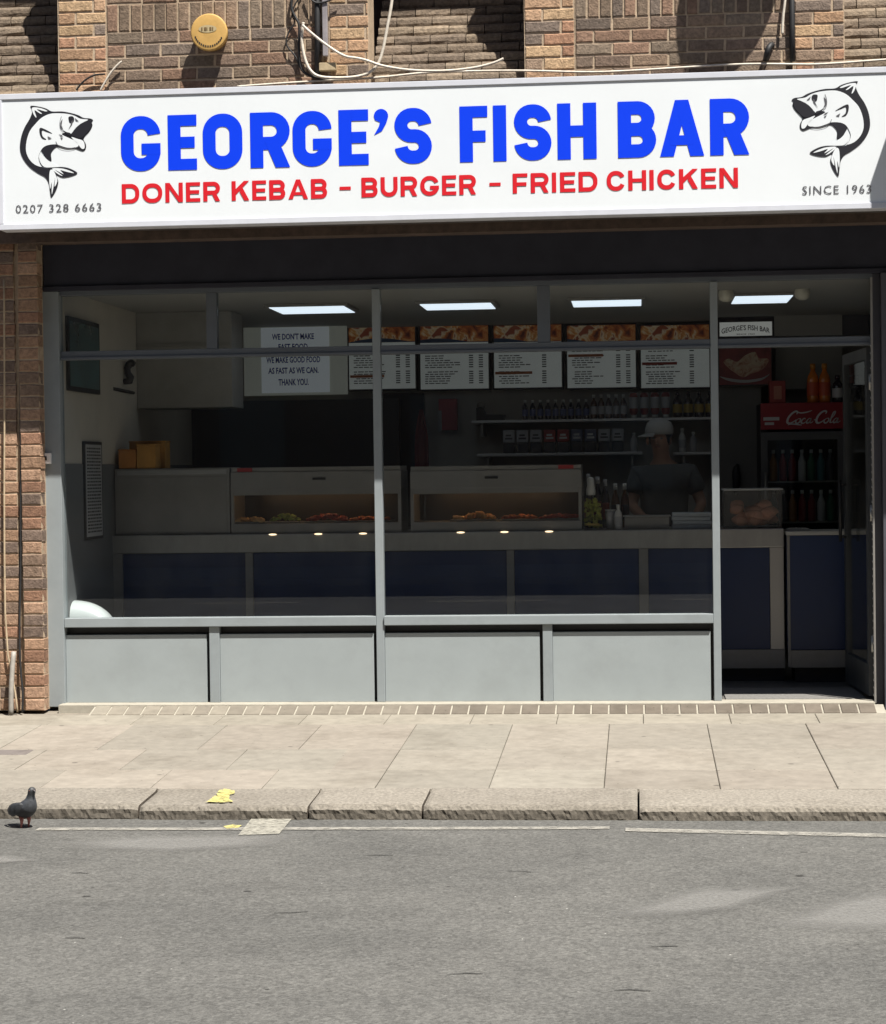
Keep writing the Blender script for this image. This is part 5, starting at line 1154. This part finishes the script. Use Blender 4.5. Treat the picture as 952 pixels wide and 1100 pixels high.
# things on the fridge
ORG=mat('orange_drink',(.62,.17,.02),.25,coat=.5)
for q,px in enumerate((873.5,886)):
    bottle('drink_bottle','big orange drink bottle, '+('left' if q==0 else 'right')+' one on top of the fridge','bottle','orange bottles on the fridge',(X(px,430,YFR+.15),YFR+.15,zh1+.001),.045,.30,ORG,mat('cap_orange',(.5,.2,.03),.4),mat('lab_red',(.5,.08,.03),.4))
for q,px in enumerate((900,910,920)):
    bottle('drink_bottle','dark cola-coloured bottle, %s of three beside the orange ones'%['left','middle','right'][q],'bottle','dark bottles on the fridge',(X(px,430,YFR+.15),YFR+.15,zh1+.001),.042,.21,bot_gl['dark'],bot_gl['dark'],bot_gl['grey'] if q==0 else bot_gl['dark'])
a,b,c,d=px2(827,844,409,432,YFR+.05); e=empty('carton',((a+b)/2,YFR+.1,zh1),'small red carton on the left of the fridge top','carton'); mb=MB(); mb.box(a,b,YFR+.05,YFR+.2,zh1+.001,d,bev=.004); mb.build('carton_body',mat('carton_red',(.26,.025,.02),.5),e); mb=MB(); mb.box(a+.03,b-.03,YFR+.048,YFR+.0495,zh1+.03,d-.04); mb.build('label',mat('carton_label',(.4,.15,.1),.5),e)
# small arched sign, food picture, pale wall boards
YW=3.6
a,b,c,d=px2(771.5,830.5,344,362,YW); e=empty('small_sign',((a+b)/2,YW,c),"small white sign reading GEORGE'S FISH BAR in an arch above the food picture",'sign')
mb=MB(); mb.box(a,b,YW,YW+.04,c,d,bev=.003); mb.build('frame',DARK,e); mb=MB(); mb.box(a+.012,b-.008,YW-.003,YW-.0003,c+.008,d-.014); fp=mb.build('face_panel',mat('small_sign_white',(.6,.61,.58),.4,emit=.13),e)  # face panel given an added glow to lift its brightness
mb=MB(); mb.flat=True; v,f_=ftext("GEORGE'S FISH BAR",(b-a)*.88,.042,bold=.02); cx_=(a+b)/2
mb.add([(cx_+p,YW-.004,(c+d)/2+.008+q*1.0-((p/(b-a)*2)**2)*.035) for p,q in v],f_); put_text(mb,'SINCE 1963',cx_,c+.022,(b-a)*.33,.011,YW-.004,bold=.02); mb.build('arched_lettering',BLACK,fp)
a,b,c,d=px2(771.5,830,372.5,414.5,YW); e=empty('food_picture',((a+b)/2,YW,c),'framed picture of a kebab plate on a red ground','picture')
mb=MB(); mb.box(a,b,YW,YW+.04,c,d,bev=.003); mb.build('frame',DARK,e)
mb=MB(); mb.box(a+.01,b-.01,YW-.003,YW-.0003,c+.01,d-.01); pr_=mb.build('print',mat('print_red',(.24,.05,.045),.4,noise_s=6,noise_a=.4),e)
M1=bpy.data.materials.new('kebab_print'); M1.use_nodes=True; food(M1,[(.3,(.30,.10,.06)),(.45,(.5,.30,.2)),(.6,(.62,.52,.36)),(.72,(.35,.15,.1))],14,5,1.5)
def fl(pts,m,name,y):
    mb=MB(); mb.flat=True; fill2d(mb,spl(pts,4),lambda u,v,l:(a+(b-a)*u,y,c+(d-c)*v),0); mb.build(name,m,pr_)
fl([(.03,.25),(.2,.13),(.5,.08),(.8,.14),(.95,.3),(.8,.2),(.5,.15),(.2,.2)],mat('plate_white',(.42,.42,.42),.4),'plate',YW-.0045)
fl([(.10,.62),(.2,.7),(.35,.62),(.5,.78),(.68,.86),(.75,.7),(.92,.68),(.9,.55),(.8,.4),(.6,.3),(.45,.22),(.3,.35),(.2,.45)],M1,'kebab',YW-.006)
PAN=mat('pale_wall_board',(.36,.35,.33),.6,noise_s=2,noise_a=.06)
a,b,c,d=px2(832,905,337,360.5,YW); mb=MB(); mb.box(a,b,YW+.01,YW+.03,c,d,bev=.002); tag(mb.build('wall_board',PAN),'pale blank board beside the small arched sign','board')
a,b,c,d=px2(833,905,372,418,YW+.3); mb=MB(); mb.box(a,b,YW+.3,YW+.32,c,d,bev=.002); tag(mb.build('wall_board',PAN),'pale blank board behind the bottles on the fridge','board')
mb=MB(); mb.box(X(768,350,YW+.05),xRW-.001,YW+.045,YW+.06,Z(830,362,YW+.045),ZC-.002); tag(mb.build('bulkhead',mat('bulkhead_dark',(.03,.03,.04),.7)),kind='structure')
# dark partition the small sign hangs on
mb=MB(); mb.box(X(770,450,YW+.1),X(818,450,YW+.1),YW+.1,YBK-.002,0,Z(800,361,YW+.1)); tag(mb.build('partition',mat('partition_grey',(.20,.19,.18),.8,noise_s=2,noise_a=.1)),kind='structure')
mb=MB(); c=at(792,515,YW); 
mb.tube([(c.x-.01,YW+.08,c.z-.12),(c.x,YW+.07,c.z),(c.x-.005,YW+.07,c.z+.08),(c.x+.01,YW+.08,c.z+.12)],[.02,.035,.03,.012],8,smoothpath=1); tag(mb.build('hanging_bag',DARK),'small dark bag hanging on the partition above the bread bin','bag')
# ------------------------------------------------------------------ THE MAN
YP=2.35; pc_=at(713,480,YP); man=empty('person',(pc_.x,YP,0),'person in a pale grey cap and dark grey t-shirt standing behind the counter','person')
def skin(name,V,E_,R,m,parent,lvl=2):
    me=bpy.data.meshes.new(name); me.from_pydata(V,E_,[]); o=bpy.data.objects.new(name,me); S.collection.objects.link(o); o.parent=parent
    sk_=o.modifiers.new('skin','SKIN'); sd=o.modifiers.new('sub','SUBSURF'); sd.levels=lvl; sd.render_levels=lvl
    for i,r in enumerate(R):
        me.skin_vertices[0].data[i].radius=r if isinstance(r,tuple) else (r,r)
        me.skin_vertices[0].data[i].use_root=(i==0)
    sk_.use_smooth_shade=True; me.materials.append(m); return o
# y is negative towards the street (he faces it, turned to his right = picture left), leaning forward slightly
zs=pc_.z-1.60
SK=mat('skin_brown',(.24,.125,.08),.55)
V=[(0,0,.95),(0,-.01,1.12),(0,-.03,1.30),(-.005,-.05,1.42),(-.012,-.075,1.50),(-.02,-.10,1.57),(-.03,-.12,1.645),(-.03,-.11,1.71), # 0-7 spine head
   (-.18,-.05,1.40),(-.235,-.09,1.17),(-.15,-.33,1.09),(-.10,-.42,1.085), # right arm 8-11
   (.18,-.05,1.40),(.27,-.08,1.18),(.22,-.32,1.10),(.19,-.41,1.09), # 12-15
   (-.10,0,.88),(-.11,-.01,.5),(-.11,.02,.1),(-.11,-.12,.04),(.10,0,.88),(.11,-.01,.5),(.11,.02,.1),(.11,-.12,.04)]
Ed=[(0,1),(1,2),(2,3),(3,4),(4,5),(5,6),(6,7),(3,8),(8,9),(9,10),(10,11),(3,12),(12,13),(13,14),(14,15),(0,16),(16,17),(17,18),(18,19),(0,20),(20,21),(21,22),(22,23)]
Rd=[(.15,.10),(.14,.10),(.16,.11),(.12,.09),(.055,.055),(.06,.065),(.078,.095),(.06,.075),.055,.042,.03,.034,.055,.042,.03,.034,.085,.06,.045,.035,.085,.06,.045,.035]
for side,w_,s_ in ((0,11,-1),(1,15,1)):
    b=V[w_]
    for q in range(5):
        n=len(V); ox=(q-1.5)*.019
        if q<4: p1=(b[0]+ox,b[1]-.055,b[2]+.004);p2=(b[0]+ox*1.1,b[1]-.085-(.008 if q in(1,2) else 0),b[2]-.012)
        else: p1=(b[0]-s_*.045,b[1]-.02,b[2]);p2=(b[0]-s_*.06,b[1]-.05,b[2]-.008)
        V+=[p1,p2]; Ed+=[(w_,n),(n,n+1)]; Rd+=[.010,.008]
bd=skin('body',V,Ed,Rd,SK,man)
# face: nose, brow, ears as joined bumps
sc_=Vector((-.035,-.125,1.64))
mb=MB(); mb.blob((sc_.x-.02,sc_.y-.098,1.635),(.013,.02,.02),n=6,amp=0); mb.build('nose',SK,man,(0,0,0))
for s_ in (-1,1):
    mb=MB(); mb.blob((sc_.x-.012+s_*.03,sc_.y-.084,1.655),(.011,.007,.007),n=6,amp=0); mb.build('eye',mat('eye_dark',(.05,.045,.04),.3),man,(0,0,0))
    mb=MB(); mb.blob((sc_.x+s_*.08,sc_.y+.01,1.64),(.012,.02,.03),n=6,amp=.1); mb.build('ear',SK,man,(0,0,0))
mb=MB(); mb.blob((sc_.x-.014,sc_.y-.087,1.595),(.024,.008,.006),n=6,amp=0); mb.build('mouth',mat('lips',(.14,.05,.04),.5),man,(0,0,0))
mb=MB(); mb.blob((sc_.x+.012,sc_.y+.035,1.66),(.083,.085,.085),n=10,amp=.04); mb.build('hair',mat('hair_black',(.01,.009,.008),.8),man,(0,0,0))
TS=mat('tshirt_grey',(.075,.08,.085),.9,noise_s=6,noise_a=.15,bump=.004,bump_s=14)
V2=[(0,0,.93),(0,-.01,1.12),(0,-.03,1.30),(-.005,-.05,1.42),(-.008,-.062,1.465),(-.18,-.05,1.40),(-.222,-.08,1.245),(.18,-.05,1.40),(.245,-.07,1.25)]
E2=[(0,1),(1,2),(2,3),(3,4),(3,5),(5,6),(3,7),(7,8)]
skin('tshirt',V2,E2,[(.185,.135),(.18,.135),(.20,.14),(.15,.12),(.075,.075),.085,.075,.085,.075],TS,man)
skin('trousers',[(0,0,.97),(-.10,0,.88),(-.11,-.01,.5),(-.11,.02,.1),(.10,0,.88),(.11,-.01,.5),(.11,.02,.1)],[(0,1),(1,2),(2,3),(0,4),(4,5),(5,6)],[(.17,.125),.105,.08,.062,.105,.08,.062],mat('trousers_black',(.02,.02,.022),.9),man)
CP=mat('cap_grey',(.23,.225,.22),.85,noise_s=20,noise_a=.1)
mb=MB(); mb.lathe([(.098,0),(.102,.02),(.100,.05),(.086,.085),(.055,.11),(.02,.12),(.0001,.121)],(sc_.x+.004,sc_.y+.02,1.684),24); cap=mb.build('cap',CP,man,(0,0,0)); cap.rotation_euler=(0,0,0)
mb=MB(); vs=[];n=14
for lay in (0,.008):
    for i in range(n+1):
        a=math.pi*(.62+.78*i/n); 
        for r in (.092,.165): vs.append((sc_.x+.004+r*math.cos(a)*(1 if r<.1 else .95),sc_.y+.02+r*math.sin(a),1.688+lay-(0 if r<.1 else .022)))
h_=(n+1)*2; fs=[(i*2,i*2+1,i*2+3,i*2+2) for i in range(n)]+[(h_+i*2,h_+i*2+2,h_+i*2+3,h_+i*2+1) for i in range(n)]+[(i*2+1,h_+i*2+1,h_+i*2+3,i*2+3) for i in range(n)]
mb.add(vs,fs,smooth=True); mb.build('cap_brim',CP,cap,(0,0,0))
man.location.z=zs if zs>-.1 else -.0
man.location.z=0
print('man z offset',zs,'counter z',zct,'ceil',Z(330,325,1.8))
